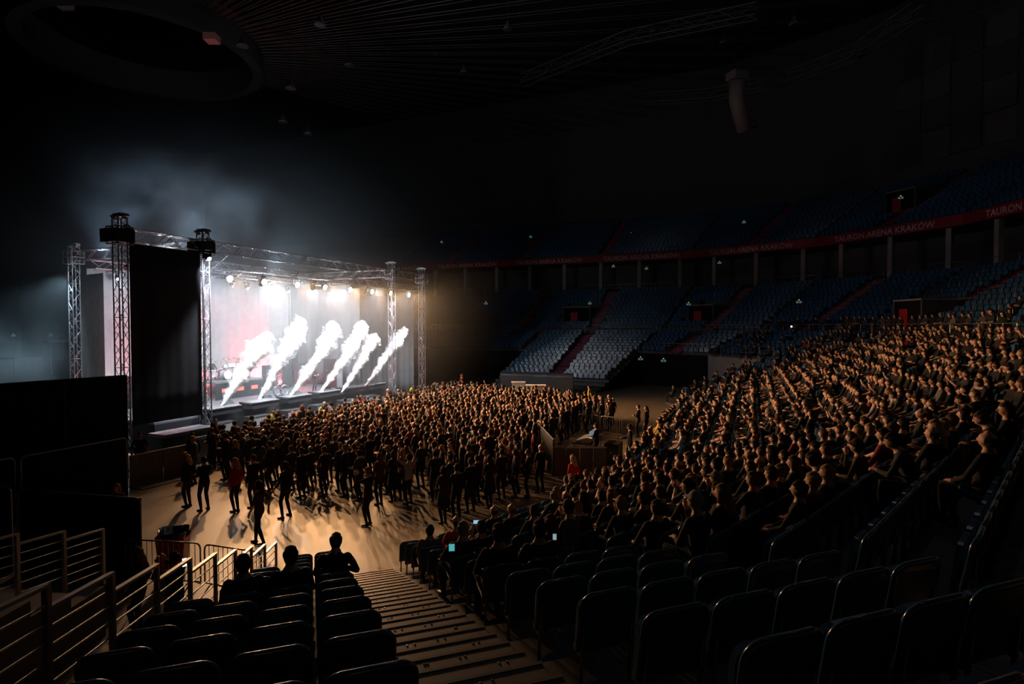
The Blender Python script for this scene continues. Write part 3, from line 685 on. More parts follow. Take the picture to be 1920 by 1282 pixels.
for k in range(2):
    a_, c_ = b0.lerp(b1, k / 2), b0.lerp(b1, (k + 1) / 2 - .01); d_ = (c_ - a_); e = empty('crowd_barrier', (a_ + c_) / 2, math.atan2(d_.y, d_.x)); L = d_.length
    for j in range(3): MB().box((-L / 2 + (j + .5) * L / 3, 0, .58), (L / 3 - .015, .025, 1.12)).build('board', M_ply, e)
    rod('top_rail', (-L / 2, 0, 1.16), (L / 2, 0, 1.16), .025, M_steel, e); MB().box((0, -.35, .02), (L, .8, .03)).build('foot_plate', M_ply, e)
    tag(e, ['brown boarded barrier next to the black fence', 'brown boarded barrier under the curtain'][k], 'barrier')
for k in range(17):
    v_ = 17.6 + k * 1.22; e = empty('pit_barrier', uv(-21.9, v_, 0), ROT_U + PI / 2)
    MB().box((0, 0, .55), (1.19, .03, 1.0)).build('board', M_grey, e); rod('top_rail', (-.6, 0, 1.12), (.6, 0, 1.12), .03, M_alu, e); MB().box((0, .45, .03), (1.19, .9, .02)).build('tread_plate', M_alu, e)
    for s_ in (-1, 1): rod('brace', (s_ * .5, .8, .05), (s_ * .5, .03, 1.0), .02, M_alu, e)
    tag(e, 'grey metal pit barrier before the stage, %d%s from the near tower' % (k + 1, {0: 'st', 1: 'nd', 2: 'rd'}.get(k, 'th')), 'barrier', 'pit barriers before the stage')
def french_barrier(a, b, label):
    a, b = Vector(a), Vector(b); d_ = b - a; L = d_.length; e = empty('steel_barrier', (a + b) / 2, math.atan2(d_.y, d_.x)); r = .12; z1 = 1.08
    pts = [(-L / 2, 0, .2), (-L / 2, 0, z1 - r)] + [(-L / 2 + r - r * math.cos(t), 0, z1 - r + r * math.sin(t)) for t in (.5, 1.0, PI / 2)] + [(L / 2 - r + r * math.sin(t), 0, z1 - r + r * math.cos(t)) for t in (0, .5, 1.0)] + [(L / 2, 0, z1 - r), (L / 2, 0, .2)]
    MB().tube(pts, .019, 6).build('frame', M_steel, e, True); rod('bottom_bar', (-L / 2, 0, .22), (L / 2, 0, .22), .017, M_steel, e)
    n = int(L / .125)
    for k in range(1, n): rod('bar', (-L / 2 + L * k / n, 0, .22), (-L / 2 + L * k / n, 0, z1), .008, M_steel, e, 5)
    for s_ in (-1, 1): MB().tube([(s_ * L * .38, -.3, .02), (s_ * L * .38, -.05, .2), (s_ * L * .38, .05, .2), (s_ * L * .38, .3, .02)], .016, 6).build('foot', M_steel, e)
    tag(e, label, 'barrier')
french_barrier((-8.75, 12.75, 0), (-6.92, 12.5, 0), 'steel bar barrier in front of the red bin')
french_barrier((-6.80, 12.45, 0), (-5.35, 12.0, 0), 'steel bar barrier meeting the end of the stair railing')
# bin with its bag
e = empty('waste_bin', (-8.05, 13.4, 0), .3)
MB().add([(-.24, -.27, .12), (.24, -.27, .12), (.24, .27, .12), (-.24, .27, .12), (-.30, -.36, 1.02), (.30, -.36, 1.02), (.30, .36, 1.02), (-.30, .36, 1.02)], [(3, 2, 1, 0), (0, 1, 5, 4), (1, 2, 6, 5), (2, 3, 7, 6), (3, 0, 4, 7)]).build('bin_body', M_bin, e)
bg = MB(); ring0 = [(.33 * math.cos(t) * (1 + .05 * math.sin(5 * t)), .39 * math.sin(t), 1.06 + .03 * math.sin(3 * t)) for t in [2 * PI * k / 20 for k in range(20)]]; r1 = [(x * 1.05, y * 1.05, z - .13) for x, y, z in ring0]; r2 = [(x * .8, y * .8, z - .3) for x, y, z in ring0]
bg.add(r1 + ring0 + r2, [(k, (k + 1) % 20, 20 + (k + 1) % 20, 20 + k) for k in range(20)] + [(20 + k, 20 + (k + 1) % 20, 40 + (k + 1) % 20, 40 + k) for k in range(20)] + [tuple(40 + k for k in range(20))]); bg.build('bin_bag', M_bag, e, True)
for s_ in (-1, 1): MB().lathe((0, 0, -.04), [(.1, 0), (.1, .08)], 12).build('wheel', M_black, e).matrix_local = Matrix.Translation((-.2, s_ * .25, .1)) @ Matrix.Rotation(PI / 2, 4, 'X')
tag(e, 'red wheeled bin lined with a black bag on the floor', 'bin')
# ------------------------------------------------------------------ railings of the stairs
def stair_rail(name, p0, p1, z0, z1, n, label, bars=5, hgt=1.02):
    """posts with stepped panels of sloping bars between them, from the top p0 down to p1 (z of the post tops)"""
    e = empty(name, (p0[0], p0[1], 0)); o = Vector((p0[0], p0[1], 0)); P = []
    for k in range(n + 1):
        t = k / n; P.append(Vector((p0[0] + (p1[0] - p0[0]) * t, p0[1] + (p1[1] - p0[1]) * t, z0 + (z1 - z0) * t)) - o)
    rz = math.atan2(P[1].y - P[0].y, P[1].x - P[0].x)
    pm = MB().box((0, 0, -.52), (.06, .045, 1.06)).mesh('post', M_steel)
    for q in P: link('post', pm, e, q, rz)
    for k in range(n):
        a, b = P[k].copy(), P[k + 1].copy(); drop = a.z - b.z; a.z = b.z + drop * .45
        d_ = b - a; M = Matrix.Translation((a + b) / 2) @ d_.to_track_quat('X', 'Z').to_matrix().to_4x4()
        t_ = MB().box((0, 0, 0), (d_.length, .055, .03)).build('handrail', M_steel, e); t_.matrix_local = M
        for j in range(1, bars + 1): rod('bar', a + Vector((0, 0, -.155 * j)), b + Vector((0, 0, -.155 * j)), .010, M_steel, e, 6)
    tag(e, label, 'railing'); return e
stair_rail('stair_railing', (-3.18, 1.5), (-5.28, 12.6), 4.84, 1.06, 11, 'steel railing with sloping bars down the edge of the near seats')
stair_rail('stair_railing', (-7.7, 6.0), (-7.7, 10.6), 3.55, 2.08, 5, 'dim steel railing across the passage, beside the black fence')
tb = MB()
for k in range(9):
    y1 = 10.7 - k * .83; z_ = .95 + k * .265; tb.add([(-7.75, y1, 0), (-16, y1, 0), (-16, y1, z_), (-7.75, y1, z_), (-16, y1 - .83, z_), (-7.75, y1 - .83, z_), (-7.75, y1 - .83, 0)], [(0, 1, 2, 3), (3, 2, 4, 5), (0, 3, 5, 6)])
tb.build('floor_terrace_across', M_terr)['kind'] = 'structure'
# ------------------------------------------------------------------ people: one continuous surface per body, hair its child
M_skin = mat('skin', (.52, .31, .22), .55, 0, .4, .12, 9)
M_eye = mat('eye_dark', (.03, .02, .02), .3)
M_lip = mat('lips', (.40, .15, .13), .5)
M_shoe = mat('shoes', (.02, .02, .022), .5)
M_shirt = objcol_mat('shirt', .85, .2)
M_trou = mat('trousers', (.022, .025, .034), .85, 0, .2, .5, 5)
M_hair = objcol_mat('hair', .75, .12)
BODY_MATS = [M_skin, M_shirt, M_trou, M_shoe, M_eye, M_lip]
def loft(mb, pts, rs, n=10):
    """elliptical tube with domed ends: rs = (rx, ry) per point; rx along x as far as possible"""
    pts = [Vector(p) for p in pts]; rs = [(r, r) if not isinstance(r, tuple) else r for r in rs]
    P, R_ = [], []
    t0 = (pts[0] - pts[1]).normalized(); t1 = (pts[-1] - pts[-2]).normalized()
    for a in (.98, .6): c = math.sqrt(1 - a * a); P.append(pts[0] + t0 * min(rs[0]) * a); R_.append((rs[0][0] * c, rs[0][1] * c))
    P += pts; R_ += rs
    for a in (.6, .98): c = math.sqrt(1 - a * a); P.append(pts[-1] + t1 * min(rs[-1]) * a); R_.append((rs[-1][0] * c, rs[-1][1] * c))
    v, f = [], []
    for i, p in enumerate(P):
        t = (P[min(i + 1, len(P) - 1)] - P[max(i - 1, 0)]).normalized()
        X = Vector((1, 0, 0)) if abs(t.x) < .92 else Vector((0, 1, 0))
        x = (X - t * X.dot(t)).normalized(); y = t.cross(x)
        for k in range(n):
            a = 2 * PI * k / n; v.append(p + x * math.cos(a) * R_[i][0] + y * math.sin(a) * R_[i][1])
    for i in range(len(P) - 1):
        for k in range(n): f.append((i * n + k, i * n + (k + 1) % n, (i + 1) * n + (k + 1) % n, (i + 1) * n + k))
    f += [tuple(range(n - 1, -1, -1)), tuple((len(P) - 1) * n + k for k in range(n))]
    mb.add(v, f)
def ik(a, b, l1, l2, hint):
    """the middle joint of a two-bone limb"""
    a, b = Vector(a), Vector(b); d = b - a; L = min(d.length, (l1 + l2) * .995); dn = d.normalized()
    x = (l1 * l1 - l2 * l2 + L * L) / (2 * L); h = math.sqrt(max(0, l1 * l1 - x * x))
    hv = Vector(hint); hv = (hv - dn * hv.dot(dn)).normalized()
    return a + dn * x + hv * h, a + dn * L
def make_person(name, seated=False, hands=None, lean=0.0, female=False, long_sleeve=True, stance=.10, head_turn=0.0, head_nod=0.0, hair='short', step=0.0, skirt=False, crossed=False, belly=0.0, detail=True, tris=2600):
    """faces +y. hands: {-1: (x, y, z, palm dir), 1: ...} targets relative to the chest (shoulder height 0)"""
    el = []      # (tag, pts, radii)
    sh = .165 if female else .19
    hipz = .46 if seated else .93
    piv = Vector((0, 0, hipz))
    def sp(y, z):                              # a spot on the leaned spine
        q = Vector((0, y, z)); c, s = math.cos(lean), math.sin(lean)
        return piv + Vector((0, q.y * c + q.z * s, -q.y * s + q.z * c))
    k = .93 if female else 1.0
    torso = [sp(0, -.04), sp(0, .06), sp(.005, .17), sp(0, .30), sp(-.01, .42), sp(-.01, .49), sp(-.01, .535)]
    tr = [(.165 * k, .12), (.17 * k, .125 + belly), (.148 * k, .108 + belly), (.165 * k, .115 + belly * .5), (.185 * k, .112), (.165 * k, .09), (.085, .075)]
    el.append((1, torso, tr))
    neck = [sp(-.005, .52), sp(.01, .62)]; el.append((0, neck, [.055, .055]))
    hc = sp(.02, .690)                          # head centre
    HR = Matrix.Rotation(head_turn, 3, 'Z') @ Matrix.Rotation(-head_nod, 3, 'X')
    def hp(x, y, z): return hc + HR @ Vector((x, y, z))
    el.append((0, [hp(0, -.002, -.080), hp(0, .012, -.054), hp(0, .004, -.016), hp(0, -.008, .024), hp(0, -.012, .058), hp(0, -.012, .078)],
               [(.040, .045), (.062, .074), (.074, .090), (.079, .096), (.070, .084), (.038, .046)]))
    el.append((0, [hp(0, .088, .012), hp(0, .106, -.020)], [.010, .014]))                       # nose
    for s_ in (-1, 1): el.append((0, [hp(s_ * .075, -.008, .018), hp(s_ * .077, -.006, -.025)], [(.010, .018), (.009, .012)]))
    # legs
    for s_ in (-1, 1):
        hip = Vector((s_ * .088, 0, hipz))
        if seated:
            kn = Vector((s_ * (stance + .03), .43, .50)); an = Vector((s_ * (stance + .02), .40 + step * s_, .085))
        else:
            an = Vector((s_ * stance, step * s_, .085)); kn, an = ik(hip, an, .43, .44, (s_ * .1, 1, 0))
        el.append((2, [hip, hip.lerp(kn, .35), kn, kn.lerp(an, .35), an], [.092 * (1 if not female else 1.02), .082, .060, .055, .040]))
        el.append((3, [an + Vector((0, -.035, -.045)), an + Vector((s_ * .012, .05, -.045)), an + Vector((s_ * .03, .15, -.055))], [(.038, .040), (.042, .035), (.038, .026)]))
    if skirt and not seated:
        el.append((2, [Vector((0, 0, .97)), Vector((0, 0, .78)), Vector((0, 0, .60))], [(.16, .115), (.20, .155), (.225, .18)]))
    # arms
    hands = hands or {}
    for s_ in (-1, 1):
        S = sp(-.01, .47) + Vector((s_ * sh, 0, 0))
        tx = hands.get(s_, (s_ * .07, .04, -.54, (0, 0, -1)))
        tgt = S + Vector(tx[:3]); E, W = ik(S, tgt, .29, .26, (s_ * .7, -.75, -.35) if len(tx) < 5 else tx[4])
        el.append((1, [S + Vector((-s_ * .03, 0, .01)), S.lerp(E, .4), E], [.060 * k, .050 * k, .042 * k]))
        el.append((1 if long_sleeve else 0, [E, E.lerp(W, .5), W], [.043 * k, .038 * k, .028 * k]))
        d = (W - E).normalized()
        if tx[3] is not None: d = (d * .35 + Vector(tx[3]).normalized()).normalized()
        side = d.cross(Vector((0, 0, 1))); side = side.normalized() if side.length > .1 else Vector((1, 0, 0)); nor = side.cross(d)
        pal = W + d * .055
        el.append((0, [W + d * .01, pal, W + d * .085], [.030, .034, .032]))
        for q, (o_, L_) in enumerate(((-.027, .060), (-.009, .072), (.009, .068), (.027, .052))):
            b0 = W + d * .085 + side * o_; el.append((0, [b0, b0 + d * L_ * .55 - nor * .006, b0 + d * L_ * .9 - nor * .024], [.0095, .009, .0075]))
        b0 = W + d * .035 + side * .030 * s_; el.append((0, [b0, b0 + d * .03 + side * s_ * .022, b0 + d * .058 + side * s_ * .026], [.012, .011, .009]))
    mb = MB()
    for (_t, p, r) in el: loft(mb, p, r, 12)
    me0 = mb.mesh('tmp', None); ob = bpy.data.objects.new('tmp', me0); C.objects.link(ob)
    rm = ob.modifiers.new('r', 'REMESH'); rm.mode = 'VOXEL'; rm.voxel_size = .0115; rm.adaptivity = 0
    sm = ob.modifiers.new('s', 'SMOOTH'); sm.factor = .5; sm.iterations = 2
    dc = ob.modifiers.new('d', 'DECIMATE'); dc.ratio = .09
    dg = bpy.context.evaluated_depsgraph_get(); ev = ob.evaluated_get(dg)
    me = bpy.data.meshes.new_from_object(ev); me.name = name
    def tag_faces(me):
        n = len(me.polygons); ce = np.empty(n * 3); me.polygons.foreach_get('center', ce); ce = ce.reshape(-1, 3)
        best = np.full(n, 1e9); ti = np.zeros(n, int)
        for (t_, p, r) in el:
            for a in range(len(p) - 1):
                A, B = np.array(p[a]), np.array(p[a + 1]); AB = B - A; L = AB @ AB
                h_ = np.clip(((ce - A) @ AB) / L, 0, 1); q = A + h_[:, None] * AB
                ra = r[a] if not isinstance(r[a], tuple) else sum(r[a]) / 2; rb_ = r[a + 1] if not isinstance(r[a + 1], tuple) else sum(r[a + 1]) / 2
                dd = np.linalg.norm(ce - q, axis=1) - (ra * (1 - h_) + rb_ * h_)
                m_ = dd < best; best[m_] = dd[m_]; ti[m_] = t_
        if not seated:                          # straight hem
            tor = (np.abs(ce[:, 0]) < .2) & (ce[:, 2] > .6) & (ce[:, 2] < 1.2); up_ = ce[:, 2] > .87
            ti[tor & (ti == 1) & ~up_ & (np.abs(ce[:, 0]) < .17)] = 2; ti[tor & (ti == 2) & up_] = 1
        nb = np.array(sp(0, .53)); ax_ = np.array(sp(0, 1.0)) - np.array(sp(0, 0)); hgt = (ce - nb) @ ax_
        ti[(ti == 1) & (hgt > 0) & (np.abs(ce[:, 0]) < .08) & (np.linalg.norm(ce - nb, axis=1) < .12)] = 0
        for s_ in (-1, 1):
            e = np.array(hp(s_ * .032, .086, .016)); ti[np.linalg.norm(ce - e, axis=1) < .0145] = 4
        e = np.array(hp(0, .082, -.048)); dl = (ce - e); ti[(np.abs(dl[:, 2]) < .009) & (np.abs(dl[:, 0]) < .024) & (np.abs(dl[:, 1]) < .03)] = 5
        for m_ in BODY_MATS: me.materials.append(m_)
        me.polygons.foreach_set('material_index', ti.astype(np.int32)); me.polygons.foreach_set('use_smooth', [True] * n); me.update()
    me.materials.clear(); tag_faces(me)
    # a light version for the far crowd
    dc.ratio = .011; dg.update(); ev = ob.evaluated_get(bpy.context.evaluated_depsgraph_get()); lo = bpy.data.meshes.new_from_object(ev); lo.name = name + '_far'; lo.materials.clear(); tag_faces(lo)
    bpy.data.objects.remove(ob)
    # hair
    hm = MB(); hd_ = .0
    def hblob(pts, rs): loft(hm, pts, rs, 12)
    if hair != 'bald':
        hblob([hp(0, -.028, -.030), hp(0, -.030, .024), hp(0, -.022, .058), hp(0, -.018, .083)], [(.078, .076), (.092, .095), (.087, .097), (.050, .060)])
        hblob([hp(0, .045, .064), hp(0, .0, .080)], [(.062, .036), (.07, .048)])
    if hair == 'bald':
        hblob([hp(0, -.05, -.045), hp(0, -.062, -.01)], [(.072, .052), (.078, .054)])
    if hair == 'cap':
        hblob([hp(0, -.02, .042), hp(0, -.015, .078)], [(.098, .112), (.07, .08)]); hblob([hp(0, .06, .050), hp(0, .15, .038)], [(.07, .012), (.06, .010)])
    if hair in ('long', 'very_long'):
        l_ = .24 if hair == 'long' else .36
        b_ = hp(0, -.055, .0); e = sp(-.135, .705 - l_)
        hblob([b_, b_.lerp(e, .5) + Vector((0, -.012, 0)), e], [(.082, .055), (.098, .048), (.07, .026)])
        for s_ in (-1, 1): hblob([hp(s_ * .066, -.02, .02), hp(s_ * .082, -.02, -.10)], [(.022, .045), (.025, .035)])
    if hair == 'bun':
        hblob([hp(0, -.085, .05), hp(0, -.12, .07)], [.04, .035])
    hme0 = hm.mesh('tmp', None); ob = bpy.data.objects.new('tmp', hme0); C.objects.link(ob)
    rm = ob.modifiers.new('r', 'REMESH'); rm.mode = 'VOXEL'; rm.voxel_size = .012
    sm = ob.modifiers.new('s', 'SMOOTH'); sm.factor = .5; sm.iterations = 2
    dc = ob.modifiers.new('d', 'DECIMATE'); dc.ratio = .22
    ev = ob.evaluated_get(bpy.context.evaluated_depsgraph_get()); hme = bpy.data.meshes.new_from_object(ev); hme.name = 'hair_' + name
    hme.materials.clear(); hme.materials.append(M_hair); hme.polygons.foreach_set('use_smooth', [True] * len(hme.polygons))
    dc.ratio = .03; ev = ob.evaluated_get(bpy.context.evaluated_depsgraph_get()); hlo = bpy.data.meshes.new_from_object(ev); hlo.materials.clear(); hlo.materials.append(M_hair)
    bpy.data.objects.remove(ob)
    return dict(body=me, hair=hme, lo=lo, hlo=hlo, female=female)
U_ = (0, 0, 1); Fw = (0, 1, .3)
V = {}
V['sides'] = make_person('stand_arms_down', hands={-1: (-.06, .03, -.53, (0, .15, -1)), 1: (.06, .03, -.53, (0, .15, -1))})
V['tee'] = make_person('stand_tee', hands={-1: (-.10, .06, -.52, (0, .2, -1)), 1: (.08, .03, -.53, (0, .15, -1))}, long_sleeve=False, stance=.14, belly=.03)
V['bald'] = make_person('stand_bald', hands={-1: (-.10, .06, -.52, (0, .2, -1)), 1: (.08, .03, -.53, (0, .15, -1))}, long_sleeve=False, hair='bald', stance=.12, belly=.02)
V['crossed'] = make_person('stand_arms_folded', hands={-1: (.24, .22, -.27, (1, 0, .1), (-.6, .1, -1)), 1: (-.24, .24, -.24, (-1, 0, .1), (.6, .1, -1))}, stance=.12)
V['front'] = make_person('stand_hands_front', hands={-1: (.10, .30, -.30, (.5, 1, .2), (-.7, -.3, -1)), 1: (-.10, .30, -.30, (-.5, 1, .2), (.7, -.3, -1))}, long_sleeve=False, stance=.09)
V['woman'] = make_person('stand_woman', female=True, hair='long', hands={-1: (-.05, .02, -.53, (0, .1, -1)), 1: (.05, .10, -.50, (0, .5, -1))}, stance=.07)
V['woman_skirt'] = make_person('stand_woman_skirt', female=True, hair='very_long', skirt=True, hands={-1: (.08, .22, -.36, (.4, 1, 0)), 1: (.04, .02, -.53, (0, .1, -1))}, stance=.06, long_sleeve=False)
V['raised'] = make_person('stand_arm_raised', hands={-1: (-.05, .03, -.53, (0, .1, -1)), 1: (.10, .18, .46, (0, .1, 1), (.8, -.2, -.2))}, long_sleeve=False)
V['cheer'] = make_person('stand_both_raised', hands={-1: (-.06, .22, .40, (0, .2, 1), (-.9, 0, -.2)), 1: (.06, .22, .40, (0, .2, 1), (.9, 0, -.2))}, long_sleeve=False)
V['phone'] = make_person('stand_phone', hands={-1: (.12, .36, .08, (0, .2, 1), (-.8, 0, -1)), 1: (-.12, .36, .10, (0, .2, 1), (.8, 0, -1))}, hair='short')
V['walk'] = make_person('walk_woman', female=True, hair='long', step=.16, hands={-1: (-.04, .16, -.50, (0, .3, -1)), 1: (.05, -.12, -.50, (0, -.1, -1))}, stance=.06, long_sleeve=False)
V['broad'] = make_person('stand_broad', hands={-1: (-.05, .22, -.44, (.4, .6, -.6)), 1: (.05, .20, -.44, (-.4, .6, -.6))}, stance=.17, belly=.05, hair='long')
V['cap'] = make_person('stand_cap', hands={-1: (-.06, .03, -.53, (0, .15, -1)), 1: (-.06, .30, -.28, (-.4, 1, .3))}, hair='cap')
SEATV = {}
th = .30
SEATV['rest'] = make_person('sit_hands_on_legs', True, {-1: (.08, .34, -.36, (.3, 1, -.2), (-.8, -.4, -.6)), 1: (-.08, .34, -.36, (-.3, 1, -.2), (.8, -.4, -.6))}, lean=-.10)
SEATV['fold'] = make_person('sit_arms_folded', True, {-1: (.25, .20, -.25, (1, 0, .1), (-.6, .1, -1)), 1: (-.25, .22, -.22, (-1, 0, .1), (.6, .1, -1))}, lean=-.12, long_sleeve=False)
SEATV['bald'] = make_person('sit_bald', True, {-1: (.08, .34, -.36, (.3, 1, -.2), (-.8, -.4, -.6)), 1: (-.08, .34, -.36, (-.3, 1, -.2), (.8, -.4, -.6))}, lean=-.02, hair='bald', belly=.03)
SEATV['leanf'] = make_person('sit_leaning', True, {-1: (.12, .28, -.24, (.5, .6, 0), (-.8, .2, -1)), 1: (-.12, .28, -.24, (-.5, .6, 0), (.8, .2, -1))}, lean=.45, stance=.15, head_nod=.3)
SEATV['phone'] = make_person('sit_phone', True, {-1: (.13, .34, -.02, (0, .3, 1), (-.8, 0, -1)), 1: (-.12, .34, .0, (0, .3, 1), (.8, 0, -1))}, lean=-.08, long_sleeve=False)
SEATV['chin'] = make_person('sit_hand_at_chin', True, {-1: (.12, .28, -.30, (.6, .8, 0), (-.8, -.2, -1)), 1: (-.14, .20, .06, (-.2, .1, 1), (.5, .3, -1))}, lean=.12, hair='cap')
SEATV['woman'] = make_person('sit_woman', True, {-1: (.12, .32, -.36, (.6, .8, 0), (-.8, -.4, -.6)), 1: (-.10, .32, -.36, (-.6, .8, 0), (.8, -.4, -.6))}, female=True, hair='long', lean=-.06, stance=.05)
SEATV['woman2'] = make_person('sit_woman_turned', True, {-1: (.10, .34, -.34, (.3, 1, 0), (-.8, -.4, -.6)), 1: (-.02, .36, -.20, (-.2, 1, .4), (.8, -.3, -1))}, female=True, hair='very_long', lean=.05, stance=.06, head_turn=.4, long_sleeve=False)
SEATV['tee'] = make_person('sit_tee', True, {-1: (-.02, .38, -.34, (.1, 1, -.1), (-.8, -.4, -.6)), 1: (.02, .38, -.34, (-.1, 1, -.1), (.8, -.4, -.6))}, lean=-.02, long_sleeve=False, belly=.05, stance=.16)
SHIRTS = [(.012, .012, .014), (.018, .018, .02), (.03, .03, .035), (.02, .024, .035), (.05, .05, .055), (.035, .028, .024), (.10, .10, .11), (.05, .055, .03), (.16, .02, .03), (.025, .04, .08), (.35, .34, .33)]
SHW = [10, 8, 6, 5, 3, 3, 1.2, 1, .8, 1.5, .5]
HAIRS = [(.018, .012, .009), (.035, .022, .014), (.07, .04, .022), (.13, .075, .035), (.28, .18, .09), (.16, .15, .14), (.20, .05, .02)]
HW_ = [6, 6, 5, 3, 1.5, 1.2, .5]
def rshirt(rnd=random): return rnd.choices(SHIRTS, SHW)[0]
def rhair(rnd=random): return rnd.choices(HAIRS, HW_)[0]
def put_person(var, loc, face, label, group=None, shirt=None, hairc=None, scale=1.0):
    """face: direction of looking in the plan (radians, 0 = +x)"""
    b = link('person', var['body'], None, loc, face - PI / 2); b.scale = (scale,) * 3; b.color = (*(shirt or rshirt()), 1)
    h = link('hair', var['hair'], b); h.color = (*(hairc or rhair()), 1)
    tag(b, label, 'person', group); return b
def merge_people(name, rows, label):
    """rows: (variant, loc, face, scale, shirt, hair) -> one mesh"""
    cache = {}
    def arr(me):
        if me.name not in cache:
            me.calc_loop_triangles(); n = len(me.vertices); co = np.empty(n * 3); me.vertices.foreach_get('co', co)
            tr = np.empty(len(me.loop_triangles) * 3, np.int32); me.loop_triangles.foreach_get('vertices', tr)
            mi = np.array([me.polygons[t.polygon_index].material_index for t in me.loop_triangles], np.int32); cache[me.name] = (co.reshape(-1, 3), tr.reshape(-1, 3), mi)
        return cache[me.name]
    VS, FS, MI, CO = [], [], [], []; o = 0
    for (var, loc, face, s, shirt, hc) in rows:
        a = face - PI / 2; R3 = np.array([[math.cos(a), -math.sin(a), 0], [math.sin(a), math.cos(a), 0], [0, 0, 1]])
        for me, col, hair in ((var['lo'], shirt, 0), (var['hlo'], hc, 6)):
            co, tr, mi = arr(me); VS.append(co @ R3.T * s + np.array(loc)); FS.append(tr + o); o += len(co); MI.append(mi + hair if hair else mi); CO.append(np.tile(np.array([*col, 1.0]), (len(co), 1)))
    VS, FS, MI, CO = np.concatenate(VS), np.concatenate(FS), np.concatenate(MI), np.concatenate(CO)
    me = bpy.data.meshes.new(name); me.from_pydata(VS.tolist(), [], FS.tolist())
    for m_ in [M_skin, M_shirt_far, M_trou, M_shoe, M_eye, M_lip, M_hair_far]: me.materials.append(m_)
    me.polygons.foreach_set('material_index', MI); me.polygons.foreach_set('use_smooth', [True] * len(FS))
    at_ = me.attributes.new('tint', 'FLOAT_COLOR', 'POINT'); at_.data.foreach_set('color', CO.ravel())
    ob = link(name, me); tag(ob, label, 'crowd', kind='stuff'); return ob
M_shirt_far = objcol_mat('shirt_far', .85, .2, attr='tint'); M_hair_far = objcol_mat('hair_far', .75, .12, attr='tint')
nth = lambda n: str(n) + ('th' if 10 < n % 100 < 14 else {1: 'st', 2: 'nd', 3: 'rd'}.get(n % 10, 'th'))
rowname = lambda k: ['lowest', 'second', 'third', 'fourth', 'fifth', 'sixth', 'seventh', 'eighth', 'ninth', 'tenth', 'eleventh', 'twelfth', 'thirteenth', 'fourteenth', 'fifteenth', 'sixteenth', 'seventeenth', 'eighteenth'][k]
# ------------------------------------------------------------------ seats
def rounded(w, h, r, n=5):
    pts = [(-w / 2, 0), (w / 2, 0)]
    for cx, a0 in ((w / 2 - r, 0), (-w / 2 + r, PI / 2)):
        for k in range(n + 1):
            a = a0 + PI / 2 * k / n; pts.append((cx + r * math.cos(a), h - r + r * math.sin(a)))
    return pts
def shell(w, h, r, th, curve=.03, n=5):
    """a rounded panel standing on z=0 in the xz plane, front at +y, with a rolled rim"""
    o = rounded(w, h, r, n); i_ = [(x * .88, h * .05 + z * .90) for (x, z) in o]; m = MB(); N = len(o)
    def yy(x): return curve * (x / (w / 2)) ** 2
    lay = [[(x, yy(x), z) for x, z in o], [(x, yy(x) - th, z) for x, z in o], [(x, yy(x) - th * .55, z) for x, z in i_], [(x, yy(x) + th * .15 - .004, z) for x, z in i_]]
    m.add([p for l in lay for p in l], [(k, (k + 1) % N, N + (k + 1) % N, N + k) for k in range(N)] +
          [(N + k, N + (k + 1) % N, 2 * N + (k + 1) % N, 2 * N + k) for k in range(N)] + [tuple(2 * N + k for k in range(N))] +
          [(3 * N + k, 3 * N + (k + 1) % N, (k + 1) % N, k) for k in range(N)] + [tuple(3 * N + k for k in range(N - 1, -1, -1))])
    return m
def xf(m, M): m.v = [tuple(M @ Vector(p)) for p in m.v]; return m
BK = Matrix.Translation((0, -.17, .40)) @ Matrix.Rotation(.17, 4, 'X')
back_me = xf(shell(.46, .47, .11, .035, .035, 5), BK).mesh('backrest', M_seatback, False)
rim_pts = [tuple(BK @ Vector((x * .985, .035 * (x / .23) ** 2 - .012, z))) for x, z in rounded(.46, .47, .11, 6)]
M_rim = mat('seat_rim', (0.03, 0.085, 0.16), 0.16, 0, 0.9)
rim_me = MB().tube(rim_pts[1:] + rim_pts[:1], .019, 6).mesh('rim', M_rim, True)
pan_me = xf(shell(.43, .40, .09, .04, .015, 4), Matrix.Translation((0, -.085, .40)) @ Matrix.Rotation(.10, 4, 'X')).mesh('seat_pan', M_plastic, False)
leg_me = MB().tube([(0, -.16, 0), (0, -.17, .30), (0, -.20, .62)], .014, 6).mesh('leg', M_frame, True)
hinge_me = MB().box((0, -.13, .40), (.035, .12, .05)).mesh('hinge', M_frame)
far_seat = shell(.45, .47, .11, .035, .03, 2); far_seat = xf(far_seat, BK)
far_pan = xf(shell(.42, .40, .09, .04, .015, 2), Matrix.Translation((0, -.085, .40)) @ Matrix.Rotation(.10, 4, 'X'))
PORT = [('mid', 6, 7.6, 1.9, 1.5, 6.2), ('mid', 5, 4.3, 1.7, 1.5, 6.2), ('mid', 3, 3.0, 1.7, 0, 4.5), ('up', 4, 3.6, 1.7, 3.6, 8.4), ('up', 2, 33.0, 1.7, 8.6, 13.4)]      # mouths of the exit portals
SEATS = []            # dict(p, face, facet, tier, row, d)
SPC = .52
AISLE = {('low', 1): [], ('low', 2): [8.0, 16.0], ('low', 3): [2.2], ('low', 6): [4.7], ('low', 4): [], ('low', 5): [2.0],
         ('mid', 2): [3.0, 12.0, 20.0], ('mid', 3): [2.0], ('mid', 4): [2.0], ('mid', 5): [2.0], ('mid', 6): [4.7, 14.0, 23.5, 33.0],
         ('up', 2): [1.0, 12.0, 22.0], ('up', 3): [2.0], ('up', 4): [2.0], ('up', 5): [2.0], ('up', 6): [6.0, 18.0, 30.0]}
